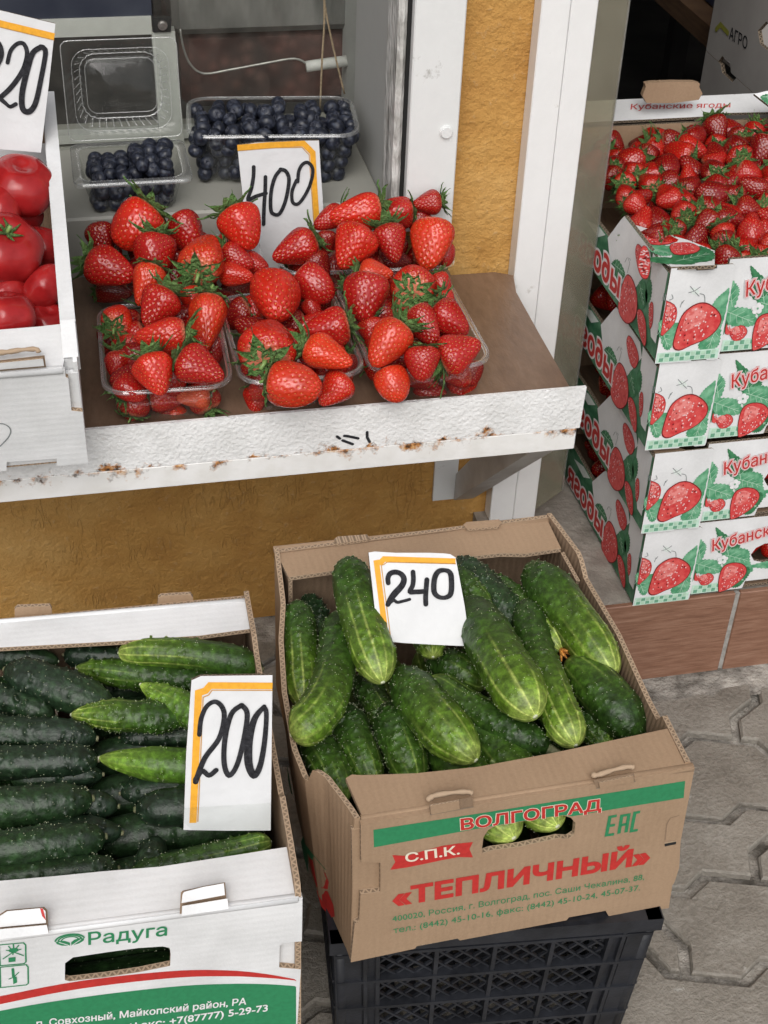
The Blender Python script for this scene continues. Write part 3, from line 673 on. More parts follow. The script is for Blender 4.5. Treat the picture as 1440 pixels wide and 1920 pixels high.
# ------------------------------------------------------------------ black lattice crates under the cucumber boxes
BLK = M('black_crate_plastic', (.010, .011, .014), (.022, .024, .030), rough=.40, scale=30, bump=.0004, bscale=200)
def black_crate(cx, cy, yaw, wid, dep, hgt, label):
    o = (cx, cy, 0); e = empty('plastic_crate', o, label, 'crate', 'black plastic crates')
    cu, sn = math.cos(yaw), math.sin(yaw); A = np.array([cu, sn, 0]); B = np.array([-sn, cu, 0]); O = np.array([cx, cy, 0]); Z = np.array([0, 0, 1.0])
    tp = .93
    def side(name, a, b, half_w, dist):
        mb = MB(o)
        def q(u, z, d=0): k = tp + (1 - tp) * z / hgt; return O + a * (u * half_w * k) + b * (-(dist * k) + d) + Z * z
        def bar(p0, p1, w, t):
            p0, p1 = np.array(p0), np.array(p1); d = p1 - p0; l = np.linalg.norm(d); d /= l; s_ = np.cross(d, b); mb.obox((p0 + p1) / 2, (d, s_, b), (l / 2, w / 2, t / 2), BLK)
        # rim, base and pillars
        bar(q(-1.03, hgt - .009, .002), q(1.03, hgt - .009, .002), .018, .016); bar(q(-1, .012, .003), q(1, .012, .003), .024, .012)
        bar(q(-.99, hgt - .022, .004), q(.99, hgt - .022, .004), .010, .004)
        for s_ in (-1, 1):
            bar(q(s_ * .93, .0, .003), q(s_ * .93, hgt - .01, .003), .026, .010); bar(q(s_ * .82, .0, .002), q(s_ * .82, hgt - .01, .002), .004, .012); bar(q(s_ * .86, .0, .003), q(s_ * .86, hgt - .01, .003), .010, .004); bar(q(s_ * .78, 0, .003), q(s_ * .78, hgt - .01, .003), .012, .004)
        us = [-.74, -.37, 0, .37, .74]; zs = [.024 + (hgt - .050) * k / 4 for k in range(5)]
        for u in us: bar(q(u, 0, .002), q(u, hgt - .01, .002), .0042, .010)
        for z in zs:
            bar(q(-1, z, .001), q(1, z, .001), .004, .011)
            for s_ in (-1, 1):
                bar(q(s_ * .99, z + .005, .004), q(s_ * .86, z - .001, .004), .005, .008)
        # diagonal lattice between the ribs
        for i in range(4):
            for j in range(4):
                ua, ub = us[i], us[i + 1]; za, zb = zs[j], zs[j + 1]; n = 3
                W_ = (ub - ua) * half_w; H_ = zb - za; st = W_ / n
                for k in range(-8, 9):
                    for sg in (1, -1):
                        # line u = k*st + sg*t, clipped to the cell
                        pts = []
                        t0, t1 = 0.0, H_
                        x0 = k * st if sg > 0 else W_ - k * st
                        lo, hi = ((-x0) / sg, (W_ - x0) / sg); lo, hi = min(lo, hi), max(lo, hi)
                        t0, t1 = max(t0, lo), min(t1, hi)
                        if t1 - t0 < .004: continue
                        bar(q(ua + (x0 + sg * t0) / half_w, za + t0, .004 + .0006 * sg), q(ua + (x0 + sg * t1) / half_w, za + t1, .004 + .0006 * sg), .0024, .003)
        mb.obj(name, e, smooth=False)
    side('front_side', A, B, wid / 2, dep / 2); side('back_side', A, -B, wid / 2, dep / 2)
    side('end_side', B, -A, dep / 2, wid / 2); side('end_side', B, A, dep / 2, wid / 2)
    mb = MB(o)
    for k in range(12):
        u = -1 + 2 * (k + .5) / 12
        p = O + A * (u * wid / 2 * .9) + Z * .008; mb.obox(p, (A, B, Z), (.004, dep / 2 * .92, .004), BLK)
    for k in range(8):
        u = -1 + 2 * (k + .5) / 8
        p = O + B * (u * dep / 2 * .9) + Z * .0082; mb.obox(p, (B, A, Z), (.004, wid / 2 * .92, .0039), BLK)
    mb.obj('crate_floor', e, smooth=False)
    for sx in (-1, 1):
        for sy in (-1, 1):
            mb = MB(o)
            for z0, z1 in ((0, hgt - .004),):
                k0, k1 = tp, 1
                p0 = O + A * sx * (wid / 2 - .004) * k0 + B * sy * (dep / 2 - .004) * k0; p1 = O + A * sx * (wid / 2 - .004) * k1 + B * sy * (dep / 2 - .004) * k1 + Z * z1
                mb.tube([p0 + Z * .001, p1], .0075, BLK, seg=10)
            mb.obj('corner_post', e)
    return e
c0, c1 = onZ(628, 1762, .24), onZ(1232, 1716, .24)
yw = math.atan2(c1[1] - c0[1], c1[0] - c0[0]); cw = np.linalg.norm((c1 - c0)[:2]); cb = np.array([-math.sin(yw), math.cos(yw), 0])
cc = (c0 + c1) / 2 + cb * .20
black_crate(cc[0], cc[1], yw, cw, .40, .241, 'black plastic lattice crate standing on the pavers, under the brown cucumber box')

# ------------------------------------------------------------------ brown cucumber carton
YB = .03642672; Ba = np.array([math.cos(YB), math.sin(YB), 0]); Bb = np.array([-math.sin(YB), math.cos(YB), 0])
BO = np.array([.18393, .80344, .44174]); BW, BD, BH = .315, .38414, .19896
org = tuple(BO + Ba * BW / 2 + Bb * BD / 2 - np.array([0, 0, BH]))
bbox = empty('cardboard_box', org, 'brown cardboard box of large ribbed cucumbers, standing on the black crate', 'box')
BF = Plane(BO, Ba, (0, 0, 1)); cb_ = crop(540, 1350, 1.8)
mb = MB(org)
outer = cb_((247, 335), (247, 480), (312, 482), (312, 580), (245, 588), (240, 680), (225, 690), (212, 818), (428, 772), (437, 761), (572, 737), (580, 744), (940, 676), (948, 666), (1072, 644), (1084, 664), (1285, 635), (1296, 560), (1304, 548), (1320, 500), (1325, 410), (1375, 150))
hole = cb_((655, 430), (660, 395), (675, 372), (700, 357), (760, 347), (860, 331), (930, 322), (955, 330), (970, 347), (966, 388), (945, 402), (910, 400), (780, 428), (690, 440), (657, 450))
mb.plate(BF, [(a, min(b, -.0025)) for a, b in BF.P(outer)], .0055, KRAFT, KEDGE, KRAFTIN, top=-.006, holes=[BF.P(hole)])
low = lambda q: [(a, min(b, -.014)) for a, b in q]
D = lambda mat, pts, h, sm=0, cl=True: mb.decal(BF, smooth2(BF.P(pts), sm, cl) if sm else BF.P(pts), mat, h)
D(GREEN, cb_((288, 370), (720, 303), (1340, 205), (1335, 262), (1050, 308), (960, 324), (930, 320), (860, 329), (760, 345), (700, 355), (290, 429)), .0003)
put_text(mb, BF, 'ВОЛГОГРАД', *cb_((585, 369), (1054, 301), (583, 333)), CREAM, .0006, .055, ref='ВОЛГОГРАД')
put_text(mb, BF, 'ВОЛГОГРАД', *cb_((585, 369), (1054, 301), (583, 333)), RED, .0009, .026, ref='ВОЛГОГРАД')
D(RED, cb_((345, 505), (362, 478), (352, 455), (400, 458), (460, 440), (520, 424), (575, 416), (624, 411), (612, 435), (624, 463), (575, 462), (520, 472), (460, 485), (400, 497)), .0003)
put_text(mb, BF, 'С.П.К.', *cb_((398, 478), (578, 450), (395, 449)), CREAM, .0007, .02)
put_text(mb, BF, '«ТЕПЛИЧНЫЙ»', *cb_((358, 626), (1214, 481), (357, 572)), RED, .0005, .045)
put_text(mb, BF, '400020, Россия, г. Волгоград, пос. Саши Чекалина, 88,', *cb_((352, 680), (1201, 537), (351, 661)), GREEN, .0005, .003)
put_text(mb, BF, 'тел.: (8442) 45-10-16, факс: (8442) 45-10-24, 45-07-37.', *cb_((356, 719), (1187, 573), (355, 700)), GREEN, .0005, .003)
for pts in (((1109, 322), (1086, 326), (1074, 388), (1100, 384)), ((1083, 356), (1103, 353)), ((1116, 382), (1126, 322), (1150, 318), (1140, 378)), ((1121, 354), (1143, 350)), ((1188, 309), (1170, 312), (1158, 374), (1180, 370))):
    mb.ribbon(BF, BF.P(cb_(*pts)), .0034, GREEN, .0005, cap=False)
# small lock slit with its shadow
D(DARKGAP, cb_((1270, 415), (1310, 408), (1309, 418), (1271, 426)), .0004)
D(KEDGE, cb_((1268, 412), (1312, 404), (1311, 408), (1269, 416)), .0007)
mb.ribbon(BF, BF.P(cb_((1272, 404), (1278, 350), (1290, 330), (1318, 322))), .0012, KRAFTIN, .0003)
mb.obj('front_panel', bbox)
mb = MB(org); mb.plate(BF, low(BF.P(cb_((222, 336), (330, 318), (328, 600), (320, 730), (226, 812)))), .005, KRAFT, KEDGE, h=-.0058)
mb.obj('corner_flap', bbox); mb = MB(org); mb.plate(BF, low(BF.P(cb_((1300, 162), (1366, 152), (1300, 610), (1270, 614)))), .004, KRAFT, KEDGE, h=-.0058); mb.obj('corner_flap', bbox)
class Bow(Plane):
    """A wall that bulges outwards between its corners."""
    amp = ([0, 1], [0, 0]); taper = 0.0
    def pt(s, a, b, h=0.0):
        t = abs(a) / BD; k = float(np.interp(t, *s.amp)) * (1 - .55 * min(1, max(0, -b) / BH)) - s.taper * max(0, -b) / BH; return s.o + s.u * a + s.v * b + s.n * (h + k)
def wall_strip(mb, pl, prof, bot, th, mf, me, mi, sgn, step=.006):
    """Side wall as a row of narrow upright strips that follow the bulge."""
    xs = sorted(set([.0062] + [p[0] for p in prof if p[0] > .0062] + list(np.arange(step * 2, BD, step)))); px_, py_ = [p[0] for p in prof], [p[1] for p in prof]
    tops = [float(np.interp(x, px_, py_)) for x in xs]; zz = [0, .35, .7, 1]; d = 0
    for i in range(len(xs) - 1):
        a, b, ta, tb = sgn * xs[i], sgn * xs[i + 1], tops[i], tops[i + 1]; l = math.hypot(b - a, tb - ta)
        for j in range(3):
            f = [(a, ta + (bot - ta) * zz[j]), (a, ta + (bot - ta) * zz[j + 1]), (b, tb + (bot - tb) * zz[j + 1]), (b, tb + (bot - tb) * zz[j])]
            mb.face([pl.pt(*p) for p in f], mf, f); mb.face([pl.pt(*p, -th) for p in f][::-1], mi, f[::-1])
        mb.face([pl.pt(a, ta), pl.pt(b, tb), pl.pt(b, tb, -th), pl.pt(a, ta, -th)], me, [(d, 0), (d + l, 0), (d + l, 1), (d, 1)]); d += l
        mb.face([pl.pt(a, bot), pl.pt(b, bot), pl.pt(b, bot, -th), pl.pt(a, bot, -th)], mi)
    for x, t in ((xs[0], tops[0]), (xs[-1], tops[-1])): mb.face([pl.pt(sgn * x, t), pl.pt(sgn * x, bot), pl.pt(sgn * x, bot, -th), pl.pt(sgn * x, t, -th)], mf)
BL = Bow(BO + Ba * .0005, -Bb, (0, 0, 1))           # left wall, seen from outside
BL.amp = ([0, .05, .16, .22, .32, .50, .68, .80, 1], [0, .004, .016, .032, .036, .031, .020, .008, 0])
def side_prof(d0, d1, h0, h1):  # s runs from front (0) to back (BD)
    return [(0, 0), (.066, -.001), (.0735, -.013), (.10, -.0145), (BD * .5, -.011), (BD - .10, -.012), (BD - .082, -.003), (BD - .07, .001), (BD, .002), (BD, -BH), (.004, -BH)]
mb = MB(org)
LPROF = [(0, 0), (.070, -.004), (.0735, -.006), (.080, -.026), (.088, -.029), (.14, -.026), (BD * .55, -.020), (BD - .10, -.014), (BD - .05, -.004), (BD, .002)]
wall_strip(mb, BL, LPROF, -BH, .005, KRAFT, KEDGE, KRAFTIN, -1)
cl = crop(480, 1380, 3.554)
for mat, pts in ((RED, ((472, 785), (500, 800), (545, 900), (552, 960), (546, 1010), (510, 985), (488, 900))), (RED, ((505, 1010), (545, 1020), (565, 1120), (568, 1195), (548, 1200), (520, 1120))), (GREEN, ((430, 650), (462, 700), (520, 770), (550, 885), (500, 800), (470, 760), (455, 900), (420, 790), (395, 690))), (GREEN, ((246, 190), (275, 240), (318, 380), (300, 370), (262, 285)))):
    mb.decal(BL, BL.P(cl(*pts)), mat, .0005)
for pts in (((415, 400), (430, 430), (425, 470), (455, 520), (450, 560)), ((405, 510), (430, 560), (440, 620), (470, 680)), ((395, 560), (420, 620), (440, 660))):
    mb.ribbon(BL, smooth2(BL.P(cl(*pts)), 4), .0012, GREEN, .0005)
mb.obj('side_panel', bbox)
BR = Bow(BO + Ba * (BW - .003), Bb, (0, 0, 1)); BR.taper = .015; BR.amp = ([0, .2, .5, .8, 1], [0, .004, .010, .009, 0])
mb = MB(org); wall_strip(mb, BR, [(0, 0), (.066, -.001), (.0735, -.013), (.10, -.0145), (BD * .5, -.011), (BD - .10, -.012), (BD - .082, -.003), (BD - .07, .001), (BD, .002)], -BH, .005, KRAFT, KEDGE, KRAFTIN, 1)
mb.obj('side_panel', bbox)
BK = Plane(BO + Bb * BD, -Ba, (0, 0, 1))
mb = MB(org); mb.plate(BK, [(-.004, 0), (-.004, -BH), (-BW + .004, -BH), (-BW + .004, 0)], .0055, KRAFT, KEDGE, KRAFTIN); mb.obj('back_panel', bbox)
BT = Plane(BO + np.array([0, 0, -.002]), Ba, Bb)
mb = MB(org); q = BT.P(cb_((252, 328), (1362, 150), (1352, 128), (1284, 28), (900, 110), (640, 158), (430, 180), (250, 186), (215, 184), (195, 196)))
mb.plate(BT, q, .005, KRAFT, KRAFT, KRAFTIN)
f0, f1 = BT.uv(678, 1536), BT.uv(1302, 1437); mb.tube([BT.pt(f0[0], f0[1] + .0030, -.0040), BT.pt(f1[0], f1[1] + .0030, -.0040)], .0044, KRAFT, seg=12)
mb.obj('front_flap', bbox)
mb = MB(org)
q = BT.P([(514, 1028), (1026, 974), (1052, 1028), (985, 1038), (940, 1037), (800, 1052), (700, 1066), (640, 1068), (541, 1082)])
mb.plate(BT, q, .005, KRAFT, KEDGE, KRAFTIN)
e0, e1 = BT.uv(541, 1082), BT.uv(1052, 1028)
mb.tube([BT.pt(*BT.uv(513, 1028), -.002), BT.pt(*BT.uv(1027, 974), -.002)], .004, KRAFT, seg=10)
mb.obj('back_flap', bbox)
# inner wings that carry the back flap
mb = MB(org)
for (ex, ey), sx in ((e0, 1), (e1, -1)):
    mb = MB(org); PQ = Plane(BT.pt(ex, ey), -Bb, (0, 0, 1)); mb.plate(PQ, [(0.0, -.0055), (0, -.12), (.003, -.12), (.05, -.0055)] if sx < 0 else [(0, -.0055), (-.05, -.0055), (-.003, -.12), (0, -.12)], .004, KRAFTIN, KEDGE); mb.obj('inner_wing', bbox)
mb = MB(org); PBt = Plane(BO - np.array([0, 0, BH - .004]), Ba, Bb); mb.plate(PBt, [(.005, .006), (BW - .005, .006), (BW - .005, BD - .006), (.005, BD - .006)], .0038, KRAFTIN, KEDGE); mb.obj('box_bottom', bbox)
def lock_tab(parent, org, pl, px, th, lean, mat, edge, slot=True, name='lock_tab'):
    """Flat locking tongue lying in a fold."""
    mb = MB(org); mb.plate(pl, pl.P(px), th, mat, edge, h=th + .0016); mb.obj(name, parent)
def fold_tab(parent, org, pf, pt_, lip, slot, tongue, mat, edge, inner):
    """Slot across a front fold: torn lip above, tongue seated in the slot below (pixel outlines)."""
    mb = MB(org); mb.decal(pf, pf.P(slot), inner, .0007); mb.plate(pf, pf.P(tongue), .0015, mat, edge, h=.0024)
    q = smooth2(pf.P([slot[-1], slot[-2]]), 2); mb.ribbon(pf, q, .0012, DEDGE, .0012)
    L_ = [pt_.pt(a, b, .0028) for a, b in smooth2(pt_.P(lip), 4)]; n = len(L_); rr = random.Random(n)
    mb.tube(L_, [(.0012 if i in (0, n - 1) else .0024 + rr.uniform(-.0006, .0006)) for i in range(n)], edge, seg=7); mb.obj('lock_tab', parent)
TABP = Plane(BO + np.array([0, 0, -.001]), Ba, np.array([0, 0, 1.0]) * .5 + Bb * .86)
fold_tab(bbox, org, BF, TABP, cb_((466, 274), (490, 258), (545, 248), (600, 244), (622, 250)), cb_((474, 283), (622, 258), (623, 290), (480, 316)), cb_((477, 283), (575, 266), (577, 294), (481, 312)), KRAFT, KEDGE, KRAFTIN)
fold_tab(bbox, org, BF, TABP, cb_((1020, 186), (1040, 188), (1090, 172), (1140, 160), (1166, 162)), cb_((1030, 200), (1167, 176), (1170, 204), (1040, 228)), cb_((1046, 206), (1162, 182), (1164, 203), (1050, 224)), KRAFT, KEDGE, KRAFTIN)
lock_tab(bbox, org, BT, [(627, 1016), (634, 1012), (688, 1008), (692, 1014), (690, 1018), (630, 1026)], .003, 0, KEDGE, KEDGE)
lock_tab(bbox, org, BT, [(868, 990), (874, 985), (935, 980), (940, 986), (934, 993), (876, 998)], .003, 0, KRAFT, KEDGE)

# ------------------------------------------------------------------ white cucumber carton
WZ = .42; WO = onZ(565, 1680, WZ); WYW = -math.radians(1.3); Wa = np.array([math.cos(WYW), math.sin(WYW), 0]); Wb = np.array([-math.sin(WYW), math.cos(WYW), 0])
WW, WD, WH = .40, .385, .185
org = tuple(WO - Wa * WW / 2 + Wb * WD / 2 - np.array([0, 0, WH]))
wbox = empty('cardboard_box', org, 'white cardboard box of dark cucumbers with a green and red printed front', 'box')
WF = Plane(WO - Wa * WW, Wa, (0, 0, 1)); c7 = crop(0, 1550, 2)
mb = MB(org)
hole = c7((243, 575), (244, 512), (275, 490), (400, 471), (520, 455), (610, 449), (636, 455), (640, 475), (638, 522), (520, 546), (400, 564), (262, 580))
notch = WF.P(c7((1132, 430), (1060, 437), (1049, 448), (1047, 528), (1128, 535)))
cor = WF.uv(570, 1664)
mb.plate(WF, [(0, -.0025), (0, -WH), (WW - .0035, -WH), notch[4], notch[3], notch[2], notch[1], notch[0], (WW + .001, -.0025)], .0055, WHITEB, KEDGE, KRAFTIN, top=-.006, holes=[WF.P(hole)])
D = lambda mat, pts, h, sm=0, cl=True: mb.decal(WF, pts, mat, h)
def curve_uv(pts): return smooth2(WF.P(c7(*pts)), 5)
lo_l = WF.uv(0, 1880)
up = curve_uv(((-300, 700), (0, 635), (300, 578), (640, 541), (850, 538), (1000, 552), (1120, 574))); dn = curve_uv(((1121, 577), (1000, 566), (850, 560), (640, 567), (300, 607), (0, 665), (-300, 732)))
clampu = lambda P_: [(min(max(a, .0005), WW - .0045), b) for a, b in P_]
D(RED, clampu(up + dn), .0003)
gt = curve_uv(((-300, 762), (0, 690), (300, 640), (640, 600), (850, 589), (1000, 590), (1120, 598)))
D(GREEN, clampu(gt) + [(WW - .0045, -WH + .001), (.0005, -WH + .001)], .0003)
put_text(mb, WF, 'п. Совхозный, Майкопский район, РА', *c7((138, 749), (922, 664), (137, 724)), WINK, .0006, .02)
put_text(mb, WF, 'тел/факс: +7(87777) 5-29-73', *c7((400, 773), (1003, 689), (398, 748)), WINK, .0006, .02)
put_text(mb, WF, 'Радуга', *c7((332, 441), (625, 405), (331, 396)), GREEN, .0006, .012)
# round logo: arcs over two leaves
cx, cy = WF.uv(131, 1762); R0 = WF.uv(131 + 27, 1762 - 4)[0] - cx
arc = lambda r, a0, a1, n=18, k=.66: [(cx + r * math.cos(math.radians(a0 + (a1 - a0) * i / n)), cy + r * k * math.sin(math.radians(a0 + (a1 - a0) * i / n))) for i in range(n + 1)]
for r, w in ((1.0, .0016), (.80, .0014), (.58, .0012)): mb.ribbon(WF, arc(R0 * r, 10, 172), w, GREEN, .0005)
D(GREEN, [(cx + R0 * x, cy + R0 * y * .66) for x, y in ((-1, -.05), (-.72, .10), (-.35, -.02), (-.02, -.42), (-.05, -.95), (-.6, -.75), (-.9, -.4))], .0005)
D(GREEN, [(cx + R0 * x, cy + R0 * y * .66) for x, y in ((1, .0), (.66, .12), (.3, -.02), (.06, -.4), (.05, -.95), (.6, -.75), (.92, -.4))], .0005)
mb.ribbon(WF, [(cx - R0 * .75, cy - R0 * .05), (cx - .1 * R0, cy - R0 * .55)], .0007, WINK, .0008); mb.ribbon(WF, [(cx + R0 * .75, cy - R0 * .05), (cx + .12 * R0, cy - R0 * .55)], .0007, WINK, .0008)
# care icons
for box_ in (((-4, 442), (88, 434), (96, 442), (97, 505), (90, 512), (0, 520)), ((0, 526), (98, 516), (105, 524), (106, 586), (98, 592), (2, 602))):
    mb.ribbon(WF, WF.P(c7(*box_)), .0012, GREEN, .0005, closed=True)
for pts in (((12, 494), (50, 468), (88, 482)), ((50, 468), (48, 478)), ((50, 440), (51, 452)), ((32, 447), (40, 456)), ((70, 443), (62, 453)), ((24, 462), (36, 464)), ((78, 458), (66, 462))): mb.ribbon(WF, WF.P(c7(*pts)), .0011, GREEN, .0005)
D(GREEN, WF.P(c7((32, 490), (58, 487), (58, 504), (32, 507))), .0005); D(GREEN, [(WF.uv(25.5, 1550 + 231)[0] + .004 * math.cos(k * PI / 6), WF.uv(25.5, 1550 + 231)[1] + .003 * math.sin(k * PI / 6)) for k in range(12)], .0005)
for pts, w in ((((48, 532), (50, 560)), .0022), (((34, 570), (50, 563), (70, 545)), .001)): mb.ribbon(WF, WF.P(c7(*pts)), w, GREEN, .0005)
D(GREEN, WF.P(c7((48, 560), (62, 560), (64, 582), (50, 588))), .00075)
mb.obj('front_panel', wbox)
mb = MB(org); mb.plate(WF, [(WW - .05, -.03), (WW - .05, -.12), (WW, -.12), (WW, -.03)], .004, WHITEB, KEDGE, h=-.0058); mb.obj('corner_flap', wbox)
WT = Plane(WO - Wa * WW + np.array([0, 0, -.001]), Wa, Wb)
mb = MB(org); q = WT.P(c7((1115, 256), (1080, 75), (900, 104), (600, 150), (380, 168), (200, 186), (0, 203)))
mb.plate(WT, [(0.0, 0.0), (WW - .002, 0)] + [p for p in q[:]] + [(0, q[-1][1])], .005, WHITEB, WHITEB, KRAFTIN)
mb.tube([WT.pt(0, .0030, -.0040), WT.pt(WW - .003, .0030, -.0040)], .0044, WHITEB, seg=10); mb.obj('front_flap', wbox)
WR = Plane(WO, Wb, (0, 0, 1))
mb = MB(org); mb.plate(WR, [(.001, .0), (.006, .010), (.05, .013), (.10, .012), (.108, .006), (.2, .004), (WD - .09, .005), (WD - .07, .012), (WD, .010), (WD, -WH), (0, -WH)], .005, KRAFT, KEDGE, KRAFTIN); mb.obj('side_panel', wbox)
mb = MB(org); mb.plate(Plane(WO - Wa * WW, -Wb, (0, 0, 1)), [(0, 0), (-WD, 0), (-WD, -WH), (0, -WH)], .005, WHITEV, KEDGE, KRAFTIN); mb.obj('side_panel', wbox)
mb = MB(org); mb.plate(Plane(WO + Wb * WD, -Wa, (0, 0, 1)), [(0, 0.004), (WW * .52, .004), (WW * .52, -WH), (0, -WH)], .005, KRAFT, KEDGE, KRAFTIN)
mb.plate(Plane(WO + Wb * (WD + .0), -Wa, (0, 0, 1)), [(WW * .526, .004), (WW, .004), (WW, -WH), (WW * .526, -WH)], .005, KRAFT, KEDGE, KRAFTIN); mb.obj('back_panel', wbox)
c6 = crop(0, 1080, 2.4)
WT2 = Plane(WO - Wa * WW + np.array([0, 0, .006]), Wa, Wb)
mb = MB(org); a, b_, c, d = WT2.P(c6((1108, 108), (1126, 238), (900, 268), (500, 295)))
a2 = WT2.uv(0, 1155); d2 = WT2.uv(0, 1214)
mb.plate(WT2, [(0, a2[1] - .006), a, b_, c, d, d2, (0, d2[1] - .004)], .005, WHITEB, KEDGE, KRAFTIN)
mb.tube([WT2.pt(0, a2[1] - .006, -.001), WT2.pt(a[0], a[1], -.001)], .003, WHITEB, seg=8); mb.obj('back_flap', wbox)
PUP = Plane(WO - Wa * WW + Wb * (WD + .001) + np.array([0, 0, .006]), Wa, (0, 0, 1))
for pts in (c6((66, 190), (66, 150), (78, 138), (225, 133), (233, 145), (235, 180)), c6((708, 152), (712, 98), (724, 88), (858, 80), (869, 96), (866, 146))):
    mb = MB(org); mb.plate(PUP, PUP.P(pts), .0045, KRAFT, KEDGE, h=.001); mb.obj('lock_tab', wbox)
mb = MB(org); mb.plate(Plane(WO - Wa * WW - np.array([0, 0, WH - .004]), Wa, Wb), [(.006, .006), (WW - .006, .006), (WW - .006, WD - .006), (.006, WD - .006)], .0038, KRAFTIN, KEDGE); mb.obj('box_bottom', wbox)
PTB = Plane(WO - Wa * WW + np.array([0, 0, -.001]), Wa, np.array([0, 0, 1.0]) * .75 + Wb * .66)
for up_, lo_, red in ((((684, 248), (690, 240), (760, 222), (838, 208), (842, 252), (680, 282)), ((682, 290), (850, 262), (855, 300), (680, 327)), None), (((2, 330), (30, 312), (160, 300), (172, 312), (174, 356), (0, 372)), ((0, 376), (178, 360), (186, 392), (0, 414)), ((152, 300), (163, 302), (174, 346), (160, 330)))):
    mb = MB(org); mb.decal(PTB, PTB.P([(x + 3 * (1 if i in (2, 3, 4) else -1), y) for i, (x, y) in enumerate(c7(*(up_[:5] + lo_[2:4])))]), KRAFTIN, .0005)
    mb.plate(PTB, PTB.P(c7(*up_)), .004, WHITEB, KEDGE, h=.0055); mb.plate(PTB, PTB.P(c7(*lo_)), .004, WHITEB, KEDGE, h=.009)
    if red: mb.decal(PTB, PTB.P(c7(*red)), RED, .0059)
    mb.obj('lock_tab', wbox)
black_crate(WO[0] - .2, WO[1] + .195, WYW, .38, .36, WO[2] - WH - .0005, 'black plastic crate hidden under the white cucumber box')

# ------------------------------------------------------------------ tomato carton, tipped up onto the window sill
TT = math.radians(13); TO = np.array([-.013, 1.217, .552]); Tb = np.array([0, math.cos(TT), math.sin(TT)]); Tn = np.array([0, -math.sin(TT), math.cos(TT)]); Ta = np.array([1.0, 0, 0])
TW_, TD_, THt = .40, .42, .138
org = tuple(TO - Ta * TW_ / 2 + Tb * TD_ / 2)
tbox = empty('cardboard_box', org, 'plain white cardboard box of tomatoes propped against the window sill, left on the shelf', 'box')
TF = Plane(TO - Ta * TW_, Ta, Tn); ct = crop(0, 260, 3)
mb = MB(org)
sl_ = TF.P(c7(*[(30, -1100 + 2 * 0)] * 0)) if False else None
c2 = crop(0, 400, 2)
slot = TF.P(c2((32, 968), (34, 942), (60, 930), (190, 918), (212, 920), (214, 950)))
slot = [(a, max(b, .0012)) for a, b in slot]
e1_, e2_, e3_, e4_ = TF.P(c2((290, 610), (256, 618), (268, 740), (332, 742)))
mb.plate(TF, [(0, .002), (slot[0][0] - .002, .002), (slot[0][0], slot[2][1]), (slot[4][0], slot[4][1]), (slot[5][0], .002), (TW_, .002), (TW_, e4_[1]), (e3_[0], e3_[1]), (e2_[0], e2_[1]), (TW_ - .012, e1_[1]), (TW_ - .012, THt - .0040), (TW_ - .015, THt - .0025), (0, THt - .0025)], .005, WHITEB, KEDGE, top=THt - .008)
hand = smooth2(TF.P(c2((-60, 800), (0, 787), (30, 797), (40, 815), (30, 840), (0, 872))), 5); mb.ribbon(TF, hand, .0012, GREYINK, .0006)
mb.obj('front_panel', tbox)
mb = MB(org); mb.plate(TF, [(TW_ - .05, .02), (TW_ - .001, .02), (TW_ - .001, THt - .014), (TW_ - .05, THt - .014)], .005, WHITEB, WHITEB, h=-.0056); mb.obj('corner_flap', tbox); mb = MB(org); mb.plate(TF, [(slot[0][0] - .01, .003), (slot[5][0] + .01, .003), (slot[5][0] + .01, .03), (slot[0][0] - .01, .03)], .003, WHITEB, KEDGE, h=-.0056); mb.obj('corner_flap', tbox)
TFl = Plane(TO - Ta * TW_ + Tn * (THt - .0008), Ta, Tb)
fl = TFl.P(c2((270, 410), (150, 424), (0, 436)))
mb = MB(org); mb.plate(TFl, [(0, 0), (TW_ - .014, 0), fl[0], fl[1], fl[2], (0, fl[2][1])], .005, WHITEB, WHITEB)
mb.tube([TFl.pt(0, .0025, -.0025), TFl.pt(TW_ - .014, .0025, -.0042)], .0046, WHITEB, seg=10); mb.obj('front_flap', tbox)
TTABP = Plane(TO - Ta * TW_ + Tn * (THt - .002), Ta, Tn * .5 + Tb * .86); ctb = crop(0, 469, 2.948)
fold_tab(tbox, org, TF, TTABP, ctb((-60, 575), (40, 568), (120, 556), (200, 552), (216, 572)), ctb((-60, 612), (246, 578), (254, 640), (-60, 668)), ctb((-60, 620), (236, 590), (244, 630), (-60, 656)), WHITEB, KEDGE, KRAFTIN)
# right wall: double board rolled over at the top
TR = Plane(TO, Tb, Tn)
mb = MB(org); mb.plate(TR, [(.0062, .0), (TD_, 0), (TD_, .152), (.035, .152), (.0062, .138)], .004, WHITEV, WHITEV)
mb.plate(TR, [(.012, .0), (TD_ - .004, 0), (TD_ - .004, .150), (.035, .150), (.012, .138)], .004, WHITEV, WHITEV, h=-.0085)
top_pl = Plane(TO - Ta * .0115 + Tn * .153, Ta, Tb); mb.plate(top_pl, [(0, .045), (.0135, .045), (.0135, TD_ + .002), (0, TD_ + .002)], .003, WHITEB, WHITEB)
cap_ = Plane(TO + Tb * .0445 - Ta * .0115 + Tn * .11, Ta, Tn)
mb.plate(Plane(TO - Ta * .0122 + Tb * .045, Ta, Tn), [(0, .09), (.0145, .09), (.0145, .1525), (0, .1525)], .003, WHITEB, WHITEB)
mb.plate(Plane(TO - Ta * .0122 + Tb * .0122, Ta, Tn), [(0, .04), (.0120, .04), (.0120, .1385), (0, .1385)], .003, WHITEB, WHITEB)
mb.plate(Plane(TO - Ta * .0120 + Tb * .0105 + Tn * .1400, Ta, Tb * .025 + Tn * .0125), [(0, 0), (.0135, 0), (.0135, .0375), (0, .0375)], .003, WHITEB, WHITEB)
